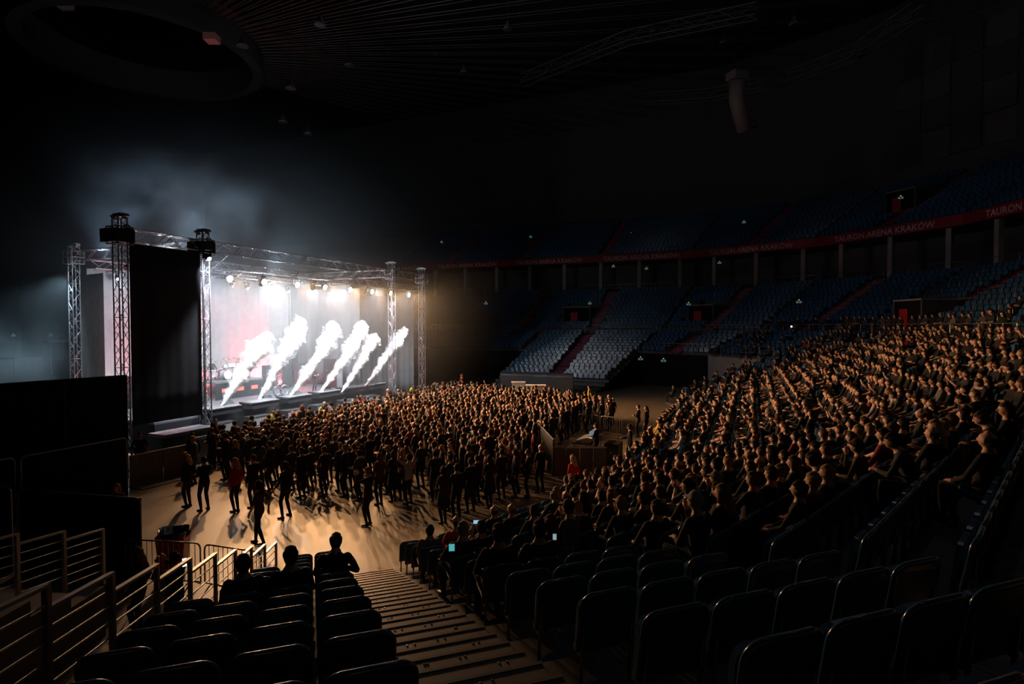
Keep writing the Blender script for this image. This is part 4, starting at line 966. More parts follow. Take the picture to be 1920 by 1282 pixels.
def add_rows(tier, i, o0, dep, k0, k1, zf, tmin=None, tmax=None, spc=SPC):
    d = (EDGE[i + 1] - EDGE[i]).normalized(); face = math.atan2(-SN[i].y, -SN[i].x)
    for k in range(k0, k1):
        o = o0 + dep * k + .42
        a, b = corner(i, o), corner(i + 1, o); ta, tb = (a - EDGE[i]).dot(d), (b - EDGE[i]).dot(d)
        if tmin is not None: ta = tmin
        if tmax is not None: tb = tmax
        L = tb - ta - .25; n = int(L / spc)
        if n < 1: continue
        al = AISLE.get((tier, i), [])
        row_t = [ta + .125 + (L - n * spc) / 2 + (j + .5) * spc for j in range(n)]
        if tier == 'low' and i == 0:             # columns line up with the stairs
            z0 = EDGE[0].dot(TC); row_t = [T_ST0 - z0 - .22 - spc * j for j in range(12)] + [T_ST1 - z0 + .30 + spc * j for j in range(30)]; row_t = [q for q in row_t if q < tb - .22]
        for t in row_t:
            if 0: t = ta + .125 + (L - n * spc) / 2 + (j + .5) * spc
            if any(abs(t - q) < .85 for q in al) or any(pt == tier and pi == i and abs(t - pc) < pw_ + .25 and p0_ < o - o0 < p1_ for (pt, pi, pc, pw_, p0_, p1_) in PORT): continue
            p = EDGE[i] + d * t + SN[i] * o
            if tier == 'low' and i == 0:
                                if p.x < rail_x(p.y) + .38: continue
            P = Vector((p.x, p.y, zf(k))); q = proj(P + Vector((0, 0, .8)))
            if q[2] < 1.0 or not (-60 < q[0] < 1980) or q[1] > 1400: continue
            SEATS.append(dict(p=P, face=face, i=i, tier=tier, k=k, q=q, occ=None, c=(row_t.index(t) if not (tier == 'low' and i == 0) else (row_t.index(t) if t < T_ST0 - z0 else row_t.index(t) - 12)) + 1))
add_rows('low', 0, 0, DA, 0, KA, z_low)
for i in (1, 2, 3): add_rows('low', i, 0, DA, 0, KA, z_low)
for i in (4, 5): add_rows('low', i, 0, DA, K_VOM, KA, z_low)
add_rows('low', 6, 0, DA, 2, KA, z_low, None, SIDE_T1 - .2)
add_rows('low', 6, 0, DA, K_VOM, KA, z_low, SIDE_T1 + .2, 44)
for i in (2, 3, 4, 5, 6): add_rows('mid', i, O_B0, DB, 0, KB, z_mid, None, 48 if i == 6 else None)
for i in (2, 3, 4, 5, 6): add_rows('up', i, O_C0, DC, 0, KC, z_up, None, 40 if i == 6 else None, .55)
print('seats', len(SEATS))
STAGE_DIR = PI - AX
PEOPLE = []           # (variant, loc, face, scale, shirt, hair, label, group)
def person(var, loc, face, label, group=None, shirt=None, hair=None, scale=None):
    PEOPLE.append((var, Vector(loc), face, scale or random.uniform(.96, 1.05), shirt or rshirt(), hair or rhair(), label, group))
# -- people with a place of their own on the open floor (spot of the feet)
BLK = (.012, .012, .014)
FLOORP = [
 (353, 950, 'woman', BLK, (.42, .30, .16), 'blonde long-haired person in black standing beside a man by the brown barrier'),
 (384, 957, 'crossed', BLK, None, 'man in black with folded arms next to the blonde woman'),
 (443, 960, 'woman', (.26, .012, .022), (.35, .22, .10), 'woman in a dark red top standing alone on the open floor'),
 (477, 952, 'sides', BLK, None, 'man in black standing just behind the woman walking on the floor'),
 (487, 1020, 'walk', (.06, .03, .025), (.03, .02, .015), 'long-haired woman with a jacket round her waist, closest to the railing'),
 (537, 970, 'broad', BLK, (.03, .02, .015), 'long-haired person in black standing with legs wide apart'),
 (567, 933, 'sides', BLK, (.05, .03, .02), 'tall man in black behind the wide-legged person'),
 (609, 930, 'front', (.05, .012, .014), None, 'man in a dark maroon shirt with black trousers'),
 (640, 920, 'crossed', (.02, .02, .025), None, 'man with folded arms and grey jeans beside the maroon shirt'),
 (670, 913, 'bald', BLK, (.05, .03, .02), 'balding man in black at the edge of the thinning crowd'),
 (691, 985, 'phone', BLK, None, 'man alone on the open floor filming with raised hands'),
 (712, 947, 'woman', (.07, .035, .02), (.16, .07, .03), 'red-haired woman just behind the filming man'),
 (738, 941, 'woman_skirt', BLK, (.03, .02, .015), 'woman in a short dark skirt with bare legs'),
 (755, 937, 'woman', (.05, .025, .02), (.18, .09, .05), 'woman with reddish hair beside the short dark skirt'),
 (790, 915, 'bald', BLK, None, 'bald man in blue jeans standing with arms down'),
 (816, 940, 'sides', BLK, (.03, .02, .015), 'man in black facing the stage in front of the tattooed woman'),
 (832, 982, 'woman_skirt', (.05, .03, .025), (.02, .014, .01), 'dark-haired woman with crossed legs near the seats'),
 (857, 977, 'cap', (.02, .02, .022), (.03, .02, .02), 'man in a patched jacket beside the dark-haired woman'),
 (883, 960, 'crossed', BLK, (.03, .02, .015), 'short-haired man with elbows out beside the patched jacket'),
 (918, 953, 'woman_skirt', (.03, .02, .03), (.03, .018, .012), 'woman with a shoulder bag standing by the crowd edge'),
 (941, 936, 'sides', (.03, .012, .014), (.02, .014, .01), 'tall man behind the woman with the shoulder bag'),
 (1014, 924, 'bald', BLK, (.10, .09, .08), 'bald man in black standing apart before the sound desk fence'),
 (1074, 952, 'woman', (.55, .012, .03), (.42, .30, .15), 'blonde woman in a bright red jacket at the edge of the seats'),
 (362, 893, 'sides', BLK, None, 'dark figure beside the brown barrier under the curtain'),
 (399, 880, 'crossed', BLK, None, 'dark figure at the foot of the near stage tower'),
 (420, 872, 'tee', BLK, None, 'dark-clothed man just off the near stage tower'),
]
for (x, y, vn, sh_, hc, lab) in FLOORP:
    turn = random.uniform(-.25, .25) + (-.35 if x > 700 else 0)
    fc = STAGE_DIR + turn
    if 'bright red jacket' in lab: fc = STAGE_DIR - .5
    person(V[vn], at(x, y, 0), fc, lab, None, sh_, hc, 1.0)
def headat(x, y, hgt, z0=0): p = at(x, y, z0 + hgt); p.z = z0; return p
YEL, ORA, REDS = (.55, .36, .01), (.62, .12, .015), (.45, .015, .02)
for (x, y, vn, sh_, lab) in ((405, 785, 'sides', ORA, 'steward in an orange shirt at the near stage corner'), (512, 766, 'front', YEL, 'steward in a yellow shirt in the pit below the second jet'),
        (566, 758, 'sides', ORA, 'steward in an orange shirt in the pit at mid stage'), (608, 752, 'bald', YEL, 'bald steward in a yellow shirt in the pit'),
        (676, 738, 'front', REDS, 'steward in a red shirt by the far risers'), (727, 728, 'bald', ORA, 'bald steward in an orange shirt beside the far tower'),
        (772, 720, 'sides', YEL, 'steward in a yellow shirt beyond the far tower')):
    person(V[vn], headat(x, y, 1.74), STAGE_DIR + random.choice((0.9, 2.6, 3.3)), lab, None, sh_, None, 1.0)
person(V['front'], headat(866, 701, 1.74, .55), STAGE_DIR + .2, 'man in a red shirt standing higher than the far crowd', None, REDS, None, 1.0)
person(V['sides'], headat(1105, 722, 1.74, .4), STAGE_DIR, 'man in a yellow shirt at the far edge of the crowd', None, YEL, None, 1.0)
person(V['tee'], headat(261, 811, 1.72), -.8, 'red-haired person leaning on the brown barrier', None, BLK, (.20, .06, .03), 1.0)
person(V['woman'], headat(219, 911, 1.55), STAGE_DIR + 2.2, 'red-haired woman bending behind the black fence panel', None, (.05, .03, .03), (.24, .08, .03), .93)
person(V['woman'], headat(258, 1031, 1.68), STAGE_DIR + .3, 'person with reddish hair standing in the passage by the bin', None, BLK, (.16, .05, .04), 1.0)
person(V['phone'], headat(327, 1036, 1.72), STAGE_DIR, 'person in the passage filming with a lit phone', None, BLK, (.05, .03, .02), 1.0)
person(V['front'], headat(1118, 795, 1.7), STAGE_DIR, 'sound engineer in black standing at the mixing desk', None, BLK, (.04, .03, .02), 1.0)
person(V['cap'], headat(1181, 797, 1.7), STAGE_DIR + .2, 'crew member in black at the rear of the mixing place', None, BLK, (.04, .03, .02), 1.0)
person(V['crossed'], headat(1197, 758, 1.75), STAGE_DIR, 'man with crossed arms standing behind the mixing place', None, (.05, .045, .04), (.06, .04, .03), 1.0)
person(V['woman'], headat(1212, 762, 1.7), STAGE_DIR - .2, 'woman in black standing behind the mixing place', None, BLK, (.05, .03, .02), 1.0)
# -- the packed crowd in front of the stage
POLY = [(-21.3, 17), (-19, 14.6), (-12, 15.4), (-8, 15.6), (-6.9, 18), (-8.3, 21), (-8.6, 29.5), (-7.2, 31), (-7.6, 34.5), (-14, 37.2), (-21.3, 38.6)]
def inside(u, v):
    r = False; n = len(POLY)
    for a in range(n):
        (x0, y0), (x1, y1) = POLY[a], POLY[(a + 1) % n]
        if (y0 > v) != (y1 > v) and u < (x1 - x0) * (v - y0) / (y1 - y0) + x0: r = not r
    return r
taken = [p[1] for p in PEOPLE]
rnd = random.Random(11)
cand = []
uu = -21.2; row = 0
while uu < -6.5:
    vv = 14.5 + (row % 2) * .3
    while vv < 39:
        u_, v_ = uu + rnd.uniform(-.16, .16), vv + rnd.uniform(-.16, .16); vv += .66
        if not inside(u_, v_): continue
        # thinner towards the near and rear edges
        dens = min(1, max(.0, (v_ - 14.2) / 4.0)) * (1 if u_ < -13 else .86)
        if rnd.random() > .25 + .75 * dens: continue
        p = uv(u_, v_)
        if any((p - q).length < .45 for q in taken): continue
        cand.append(p)
    uu += .68; row += 1
NAMES_ST = ['sides', 'bald', 'tee', 'crossed', 'front', 'woman', 'raised', 'cheer', 'phone', 'broad', 'cap', 'woman_skirt']
WT_ST = [5, 1.8, 4, 4, 5, 5, 1.1, .7, 1.3, 2, 2, .5]
def hair_word(h): return 'fair' if h[0] > .2 else ('grey' if h[0] > .14 and h[2] > .1 else ('brown' if h[0] > .06 else 'dark'))
def shirt_word(s): return 'red' if s[0] > .1 and s[1] < .06 else ('pale' if s[0] > .2 else ('grey' if s[0] > .04 and s[2] > .04 else ('navy' if s[2] > s[0] * 1.5 else 'black')))
POSE_ST = {'sides': 'with arms down', 'tee': 'arms hanging', 'bald': 'bald', 'crossed': 'with folded arms', 'front': 'with hands in front', 'woman': 'with long hair', 'raised': 'with one arm raised', 'cheer': 'with both arms raised', 'phone': 'filming', 'broad': 'broad, long-haired', 'cap': 'wearing a cap', 'woman_skirt': 'with very long hair'}
for p in cand:
    vn = rnd.choices(NAMES_ST, WT_ST)[0]; s = rshirt(rnd); h = rhair(rnd)
    person(V[vn], p, STAGE_DIR + rnd.uniform(-.45, .45), 'person in %s, %s hair, %s, in the standing crowd' % (shirt_word(s), hair_word(h), POSE_ST[vn]), 'packed standing crowd before the stage', s, h, rnd.uniform(.93, 1.07))
print('standing', len(PEOPLE))
# -- seated people with a place of their own: (head spot, pose, shirt, hair, label)
SEATP = [
 (457, 1076, 'rest', (.03, .03, .028), (.12, .02, .02), 'person in a dark jacket and red cap, seated left of the stairs'),
 (541, 1066, 'rest', BLK, (.02, .014, .01), 'dark-haired man seated beside the red-capped person'),
 (600, 1052, 'leanf', BLK, (.05, .03, .02), 'man leaning over the row, seated right by the stairs'),
 (826, 1000, 'rest', (.16, .16, .18), (.02, .015, .012), 'dark-haired man in a pale grey shirt at the row end'),
 (860, 980, 'bald', (.62, .11, .012), (.05, .03, .02), 'bald man in an orange shirt seated low by the floor'),
 (866, 1018, 'tee', (.04, .035, .03), (.22, .21, .19), 'grey-haired man in a dark fleece seated near the stairs'),
 (902, 988, 'phone', BLK, (.05, .03, .02), 'man in black seated with his phone held up'),
 (944, 1028, 'rest', BLK, (.05, .035, .025), 'curly-haired person seated behind the raised phone'),
 (1003, 1000, 'rest', (.018, .014, .013), (.04, .02, .02), 'large person in a dark hooded top seated alone'),
 (1060, 1018, 'woman', BLK, (.10, .03, .02), 'red-haired woman seated alone among blue seats'),
 (937, 970, 'bald', BLK, (.06, .04, .03), 'bald man seated low near the floor edge'),
 (976, 955, 'bald', BLK, (.14, .10, .08), 'bald man in black beside the red backpack'),
 (1008, 948, 'rest', (.03, .028, .02), (.04, .03, .02), 'man seated with a red backpack against him'),
 (1310, 965, 'chin', (.035, .022, .018), (.25, .24, .22), 'grey-haired person with a hand at the chin'),
 (1340, 962, 'woman', (.03, .02, .016), (.20, .11, .04), 'brown-haired person beside the grey-haired one'),
 (1490, 905, 'rest', (.02, .02, .022), (.03, .02, .015), 'man in a dark tracksuit top with his legs out'),
 (1580, 860, 'leanf', (.10, .095, .085), (.02, .015, .012), 'man in a grey jumper bent forward over his knees'),
 (1635, 845, 'chin', (.07, .055, .03), (.05, .035, .03), 'bearded man in an olive shirt behind the grey jumper'),
 (1765, 800, 'bald', BLK, (.06, .04, .03), 'bald man with glasses in the upper rows'),
 (1805, 800, 'bald', BLK, (.03, .02, .02), 'bald man in black next to the man with glasses'),
 (1205, 845, 'rest', (.60, .42, .01), (.05, .03, .02), 'bald man in a bright yellow jacket in the lowest rows'),
 (1225, 843, 'rest', (.30, .012, .02), (.03, .02, .015), 'person in a red jacket next to the yellow jacket'),
 (1110, 905, 'rest', BLK, (.06, .04, .03), 'bald man seated just behind the bright red jacket'),
 (1128, 905, 'woman', BLK, (.03, .02, .02), 'dark-haired person seated behind the bright red jacket'),
 (1230, 790, 'rest', (.50, .34, .01), (.04, .03, .02), 'person in a yellow top seated by the mixing place'),
 (1275, 800, 'rest', (.40, .015, .02), (.04, .03, .02), 'person in a red top in the crowded stand'),
]
DEP = {(457, 1076): 7.0, (541, 1066): 7.0, (600, 1052): 7.6, (826, 1000): 11, (860, 980): 11.5, (866, 1018): 8.4, (902, 988): 10.5, (944, 1028): 7.2, (1003, 1000): 7.6, (1060, 1018): 8,
       (937, 970): 13, (976, 955): 11.8, (1008, 948): 11.8, (1310, 965): 8.6, (1340, 962): 8.6, (1490, 905): 8.6, (1580, 860): 8, (1635, 845): 8.6, (1765, 800): 8.2, (1805, 800): 8.0, (1205, 845): 16, (1225, 843): 16, (1110, 905): 15.5, (1128, 905): 15.5}
used = set()
for (x, y, vn, s, h, lab) in SEATP:
    best, bd = None, 1e9
    for j, S in enumerate(SEATS):
        if j in used or S['tier'] != 'low' or S['i'] > 3: continue
        q = proj(S['p'] + Vector((0, 0, 1.27))); dd = (q[0] - x) ** 2 + (q[1] - y) ** 2 + ((math.log(q[2] / DEP[(x, y)]) * 220) ** 2 if (x, y) in DEP else 0)
        if dd < bd: best, bd = j, dd
    S = SEATS[best]; used.add(best); S['occ'] = (vn, s, h, lab, None)
def y_empty(x):
    xs = [740, 900, 1000, 1200, 1300, 1420, 1500, 1600, 1700, 1800, 1860, 1920]; ys = [905, 945, 955, 965, 945, 925, 895, 865, 840, 800, 760, 720]
    return float(np.interp(x, xs, ys))
NAMES_SE = ['rest', 'bald', 'fold', 'leanf', 'phone', 'chin', 'woman', 'woman2', 'tee']; WT_SE = [5, 1.6, 4, 3, 1.2, 2, 4, 2, 4]
POSE_SE = {'rest': 'hands on the legs', 'fold': 'with folded arms', 'bald': 'bald', 'leanf': 'leaning forward', 'phone': 'hands raised', 'chin': 'in a cap, hand at chin', 'woman': 'with long hair', 'woman2': 'long-haired, looking aside', 'tee': 'forearms on the knees'}
REG2 = {0: 'stairs block', 1: 'corner stand', 3: 'far turn', 4: 'far corner', 5: 'far corner'}
REG = {0: 'corner stand', 1: 'corner stand', 2: 'end stand', 3: 'far corner stand', 4: 'far corner stand', 5: 'far corner stand'}
for j, S in enumerate(SEATS):
    if S['occ'] or S['tier'] == 'up': continue
    hx, hy, hd_ = proj(S['p'] + Vector((0, 0, 1.2)))
    pr = 0
    if S['tier'] == 'low' and S['i'] in (1, 2, 3):
        if hy < y_empty(hx) and hx > 1040:
            pr = .76
            if S['i'] == 3: pr = .5
            if S['k'] >= 15: pr = .55
            if S['i'] == 2 and hx < 1330 and S['k'] in (2, 3, 4, 9, 10): pr = .45
        elif S['i'] in (1,) and hx > 1000 and hy < y_empty(hx) + 60: pr = .12
    elif S['tier'] == 'low' and S['i'] in (4, 5): pr = .12 if S['i'] == 4 else .02
    elif S['tier'] == 'mid' and S['i'] == 2: pr = .05
    if rnd.random() < pr:
        vn = rnd.choices(NAMES_SE, WT_SE)[0]; s = rshirt(rnd); h = rhair(rnd)
        S['occ'] = (vn, s, h, 'person in %s, %s, %s row, %s seat, %s' % (shirt_word(s), POSE_SE[vn], rowname(S['k']), nth(S['c']), REG2.get(S['i'], REG[S['i']])), 'spectators seated in the ' + REG[S['i']])
for S in SEATS:
    if S['occ']:
        vn, s, h, lab, g = S['occ']
        tow = math.atan2((uv(-24, 27) - S['p']).y, (uv(-24, 27) - S['p']).x)
        d_ = (tow - S['face'] + PI) % (2 * PI) - PI
        person(SEATV[vn], S['p'] + Vector((0, 0, 0)), S['face'] + max(-.5, min(.5, d_ * .5)) + rnd.uniform(-.25, .25), lab, g, s, h, rnd.uniform(.95, 1.05))
# -- people leaning on the walkway rail
for i in (2, 3, 4):
    d = (EDGE[i + 1] - EDGE[i]).normalized(); a, b = corner(i, O_WALK + .45), corner(i + 1, O_WALK + .45); L = (b - a).length; t = .3
    while t < L - .2:
        p = a + d * t; t += rnd.uniform(.5, 1.3) if i > 2 else rnd.uniform(.7, 2.4)
        P = Vector((p.x, p.y, Z_WALK)); q = proj(P)
        if not (1430 < q[0] < 1905): continue
        s = rshirt(rnd); h = rhair(rnd); vn = rnd.choice(['front', 'crossed', 'woman', 'cap', 'front'])
        person(V[vn], P, math.atan2(-SN[i].y, -SN[i].x) + .4, 'person in %s, %s hair, %s, at the walkway rail' % (shirt_word(s), hair_word(h), POSE_ST[vn]), 'people leaning on the walkway rail', s, h)
print('people', len(PEOPLE), 'occupied', sum(1 for S in SEATS if S['occ']))
# the 300 that show largest are people of their own, the rest one mass
named = [p for p in PEOPLE if p[7] is None]; rest_ = [p for p in PEOPLE if p[7] is not None]
rest_.sort(key=lambda p: proj(p[1] + Vector((0, 0, 1)))[2])
rest_ = [p for p in rest_ if -20 < proj(p[1] + Vector((0, 0, 1.2)))[0] < 1940]
ind, mass = named + rest_[:max(0, 305 - len(named))], rest_[max(0, 305 - len(named)):]
for (v_, l_, f_, s_, sh_, hc, lab, g) in ind: put_person(v_, l_, f_, lab, g, sh_, hc, s_)
stand_mass = [p for p in mass if 'standing crowd' in p[6]]; seat_mass = [p for p in mass if 'standing crowd' not in p[6]]
merge_people('crowd_standing', [p[:6] for p in stand_mass], 'far part of the packed crowd standing before the stage')
merge_people('crowd_seated', [p[:6] for p in seat_mass], 'far part of the spectators filling the end stand')
# seats: the 300 that show largest as seats of their own
def seat_size(S): return S['q'][2]
vis = [S for S in SEATS if -40 < S['q'][0] < 1960 and S['q'][1] < 1330 and S['tier'] == 'low' and S['i'] < 3]
vis.sort(key=lambda S: S['q'][2] + (2.0 if S['occ'] else 0))
own = vis[:300]; own_ids = set(id(S) for S in own)
for S in own:
    e = empty('stadium_seat', S['p'], S['face'] - PI / 2)
    link('rim', rim_me, link('backrest', back_me, e))
    pn = link('seat_pan', pan_me, e)
    if S['occ']: pn.matrix_local = Matrix.Translation((0, -.12, .43)) @ Matrix.Rotation(-1.42, 4, 'X') @ Matrix.Translation((0, .085, -.40))
    for s_ in (-1, 1):
        l_ = link('leg', leg_me, e, (s_ * .205, 0, 0)); link('hinge', hinge_me, l_)
    tt = Vector((S['p'].x, S['p'].y)).dot(TC)
    if S['i'] == 0: blk = 'block beside the railing' if tt < 1.2 else 'block right of the stairs'
    else: blk = {1: 'turn of the corner stand', 2: 'end stand'}[S['i']]
    lab = '%s blue seat, %s row, %s from the %s, %s' % ('occupied' if S['occ'] else 'empty', rowname(S['k']), nth(S['c']), 'stairs' if S['i'] == 0 else 'stairs side', blk)
    tag(e, lab, 'seat', 'blue seats of the ' + blk)
others = [S for S in SEATS if id(S) not in own_ids]
co = np.array(far_seat.v + far_pan.v); nb = len(far_seat.v); fs = far_seat.f + [tuple(a + nb for a in q) for q in far_pan.f]; mi = [0] * len(far_seat.f) + [1] * len(far_pan.f)
VS, FS, MI = [], [], []; o = 0
for S in others:
    a = S['face'] - PI / 2; R3 = np.array([[math.cos(a), -math.sin(a), 0], [math.sin(a), math.cos(a), 0], [0, 0, 1]])
    VS.append(co @ R3.T + np.array(S['p'])); FS += [tuple(q + o for q in f) for f in fs]; MI += mi; o += len(co)
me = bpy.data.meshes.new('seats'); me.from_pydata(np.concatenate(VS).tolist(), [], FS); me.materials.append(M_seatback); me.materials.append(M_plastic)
me.polygons.foreach_set('material_index', MI); me.update()
tag(link('seating', me), 'thousands of blue folded seats rising round the arena', 'seats', kind='stuff')
print('tris approx', len(FS) * 2.5, 'mass', len(stand_mass), len(seat_mass))

# -- performers
put_person(V['broad'], uv(-27.6, 21.7, SZ), -AX, 'long-haired guitarist in black behind the leftmost jet', None, BLK, (.03, .02, .015), 1.0)
put_person(V['crossed'], uv(-27.6, 30.4, SZ), -AX, 'performer in black at the far side of the stage', None, BLK, (.03, .02, .015), 1.0)
put_person(SEATV['rest'], DR + Vector((-.55, 0, 1.1)).copy() * 1 + uv(-.5, 0, 0), -AX, 'drummer seated behind the silver drum kit', None, BLK, (.03, .02, .015), 1.0)
# ------------------------------------------------------------------ rails, signs, ribbon board and the upper hall
def facet_frame(i):
    d = (EDGE[i + 1] - EDGE[i]).normalized(); return d, SN[i], math.atan2(d.y, d.x)
def on(i, t, o, z): d = (EDGE[i + 1] - EDGE[i]).normalized(); p = EDGE[i] + d * t + SN[i] * o; return Vector((p.x, p.y, z))
def span(i, o):
    d = (EDGE[i + 1] - EDGE[i]).normalized(); return (corner(i, o) - EDGE[i]).dot(d), (corner(i + 1, o) - EDGE[i]).dot(d)
def rail_run(name, i, o, z, t0, t1, label, post=1.35, hgt=1.1, bars=4, cat='railing'):
    d, n_, rz = facet_frame(i); L = t1 - t0; e = empty(name, on(i, t0, o, z), rz); n = max(1, int(L / post))
    for k in range(n + 1): rod('post', (L * k / n, 0, 0), (L * k / n, 0, hgt), .024, M_steel, e)
    rod('handrail', (0, 0, hgt), (L, 0, hgt), .03, M_steel, e)
    for j in range(1, bars): rod('bar', (0, 0, hgt * j / bars), (L, 0, hgt * j / bars), .010, M_steel, e, 5)
    tag(e, label, 'railing'); return e
FN = {2: 'end stand', 3: 'far turn of the stand', 4: 'far corner above the tunnel', 5: 'corner beside the tunnel', 6: 'far side stand'}
for i in (2, 3, 4, 5, 6):
    a, b = span(i, O_WALK - .02)
    if i == 6: b = 26
    m_ = (a + b) / 2 if i in (2, 6) else None
    if m_: rail_run('walkway_railing', i, O_WALK - .02, Z_WALK, a + .1, m_ - .8, 'walkway railing along the %s, nearer half' % FN[i]); rail_run('walkway_railing', i, O_WALK - .02, Z_WALK, m_ + .8, b - .1, 'walkway railing along the %s, farther half' % FN[i])
    else: rail_run('walkway_railing', i, O_WALK - .02, Z_WALK, a + .1, b - .1, 'walkway railing along the ' + FN[i])
for i in (4, 5):
    a, b = span(i, DA * K_VOM); rail_run('tunnel_railing', i, DA * K_VOM + .05, z_low(K_VOM) + .05, a + .1, b - .1, 'railing on top of the %s tunnel wall' % ('pale' if i == 4 else 'dark'))
for i in (2, 3, 4, 5, 6):
    a, b = span(i, O_SUITE)
    if i == 6: b = 40
    rail_run('suite_railing', i, O_SUITE + .12, Z_SUITE, a + .2, b - .2, 'dim railing below the suites of the ' + FN[i], 2.2, 1.0, 2)
# guard rails in the middle tier
for i, ks, ts in ((2, range(0, 12), None), (3, range(0, 12), None), (4, range(2, 12, 2), None)):
    d, n_, rz = facet_frame(i)
    for k in ks:
        o_ = O_B0 + DB * k + .05; a, b = span(i, o_); t = a + .4 + (k % 3) * .5
        while t + 2.2 < b:
            if not any(abs(t + 1.0 - q) < 1.7 for q in AISLE.get(('mid', i), [])):
                q = proj(on(i, t + 1, o_, z_mid(k) + .9))
                if 1300 < q[0] < 1935:
                    e = empty('guard_rail', on(i, t, o_, z_mid(k) - .05), rz)
                    r = .1; MB().tube([(0, 0, 0), (0, 0, .92 - r), (r * .3, 0, .92 - r * .3), (r, 0, .92), (2.0 - r, 0, .92), (2.0 - r * .3, 0, .92 - r * .3), (2.0, 0, .92 - r), (2.0, 0, 0)], .022, 6).build('hoop', M_steel, e, True)
                    rod('middle_bar', (0, 0, .45), (2.0, 0, .45), .014, M_steel, e, 5)
                    tag(e, 'steel hoop guard rail, %s middle-tier row, %s along, %s' % (rowname(k), nth(int((t - a) / 3.1) + 1), FN[i]), 'guard rail', 'hoop guard rails of the middle tier')
            t += 3.1
# ribbon board with its lettering
M_rib = mat('ribbon_red', (.30, .012, .030), .5, 0, .3, .08, 1.0); M_let = mat('ribbon_letters', (.62, .52, .50), .6)
def text_mesh(body, size, m, ext=.004):
    c = bpy.data.curves.new('txt', 'FONT'); c.body = body; c.size = size; c.align_x = 'LEFT'; c.extrude = ext; c.resolution_u = 2; c.offset = size * .012
    o = bpy.data.objects.new('txt', c); C.objects.link(o); me = bpy.data.meshes.new_from_object(o.evaluated_get(bpy.context.evaluated_depsgraph_get()))
    bpy.data.objects.remove(o); me.materials.clear(); me.materials.append(m); return me
WORD = text_mesh('TAURON ARENA KRAK\u00d3W', .80, M_let)
ww = max(v.co.x for v in WORD.vertices); hh = max(v.co.y for v in WORD.vertices)
o_r = O_SUITE - .45
for i in (2, 3, 4, 5, 6):
    d, n_, rz = facet_frame(i); a, b = span(i, o_r)
    if i == 6: b = 46
    e = empty('ribbon_board', on(i, a, o_r, Z_RIB0), rz); L = b - a
    MB().box((L / 2, -.06, (Z_RIB1 - Z_RIB0) / 2), (L, .12, Z_RIB1 - Z_RIB0)).build('panel', M_rib, e)
    n = max(1, int(round(L / (ww + 2.0)))) if L > ww else 0
    for k in range(n):
        w_ = link('lettering', WORD, e); x0 = (k + .5) * L / n
        # the board faces the hall: local +y points to the floor, so the letters run from high to low x
        w_.matrix_local = Matrix.Translation((x0 + ww / 2, .008, .17)) @ Matrix.Rotation(PI, 4, 'Z') @ Matrix.Rotation(PI / 2, 4, 'X')
    tag(e, 'dark red ribbon board with pale lettering over the ' + FN[i], 'sign board')
    # columns and lamps of the suites
    t = a + 1.5; c_n = 0
    while t < b - 1:
        q = proj(on(i, t, O_SUITE + .4, 13))
        if 800 < q[0] < 1960:
            cme = MATS.get('_col') or MB().box((0, 0, (Z_RIB0 - Z_SUITE) / 2), (.45, .45, Z_RIB0 - Z_SUITE)).mesh('column', M_pale); MATS['_col'] = cme
            c_ = link('column_suite', cme, None, on(i, t, O_SUITE + .4, Z_SUITE), rz); c_['kind'] = 'structure'
        t += 5.2; c_n += 1
# suite fittings: partition panels, red door leaf, white panel
for (i, t, w_, m_, nm, lab) in ((2, 27, 2.2, M_white, 'suite_partition', 'white wall panel under the ribbon board near the column'), (2, 24, 1.0, M_red, 'suite_door', 'red door under the ribbon board'), (2, 21, 2.4, M_pale, 'suite_partition', 'pale wall panel under the ribbon board beside the red door')):
    o = MB().box((0, 0, 1.3), (w_, .08, 2.6)).build(nm, m_); o.location = on(i, t, O_SUITE + 2.6, Z_SUITE); o.rotation_euler = (0, 0, facet_frame(i)[2]); tag(o, lab, 'panel' if 'partition' in nm else 'door')
# red double door in the pale tunnel wall
e = empty('door_1', on(4, 2.0, DA * K_VOM - .1, 0), facet_frame(4)[2]); e['kind'] = 'structure'
for s_ in (-1, 1): MB().box((s_ * .56, 0, 1.05), (1.1, .06, 2.1)).build('door_leaf', M_red, e); MB().box((s_ * .1, .05, 1.05), (.03, .04, .3)).build('handle', M_grey, e)
# exit lights: a green point and a white pictogram box
GRN = emis('exit_green', (.55, 1.0, .05), .8); WHT = emis('exit_white', (.5, .85, .9), .12); DIMW = emis('exit_dim', (.5, .8, .85), .25)
PIC = mat('exit_pictogram', (.02, .25, .12), .5)
def exit_sign(x, y, dep, lab, small=False, rz=None):
    p = at_depth(x, y, dep); tow = math.atan2(-p.y, -p.x); e = empty('exit_sign', p, (rz if rz is not None else tow) - PI / 2); e.scale = (.7, .7, .7)
    MB().box((0, 0, -.28), (.62, .08, .26)).build('sign_box', DIMW if small else WHT, e); MB().box((.0, .045, -.28), (.18, .01, .14)).build('pictogram', PIC, e)
    MB().lathe((0, 0, 0), [(.04, -.04), (.09, 0), (.04, .05)], 10).build('green_lamp', GRN, e); rod('bracket', (0, 0, -.16), (0, 0, -.04), .02, M_black, e)
    if x < 100: rod('pole', (0, -.06, -p.z / .7), (0, -.06, -.1), .04, M_black, e)
    tag(e, lab, 'exit sign')
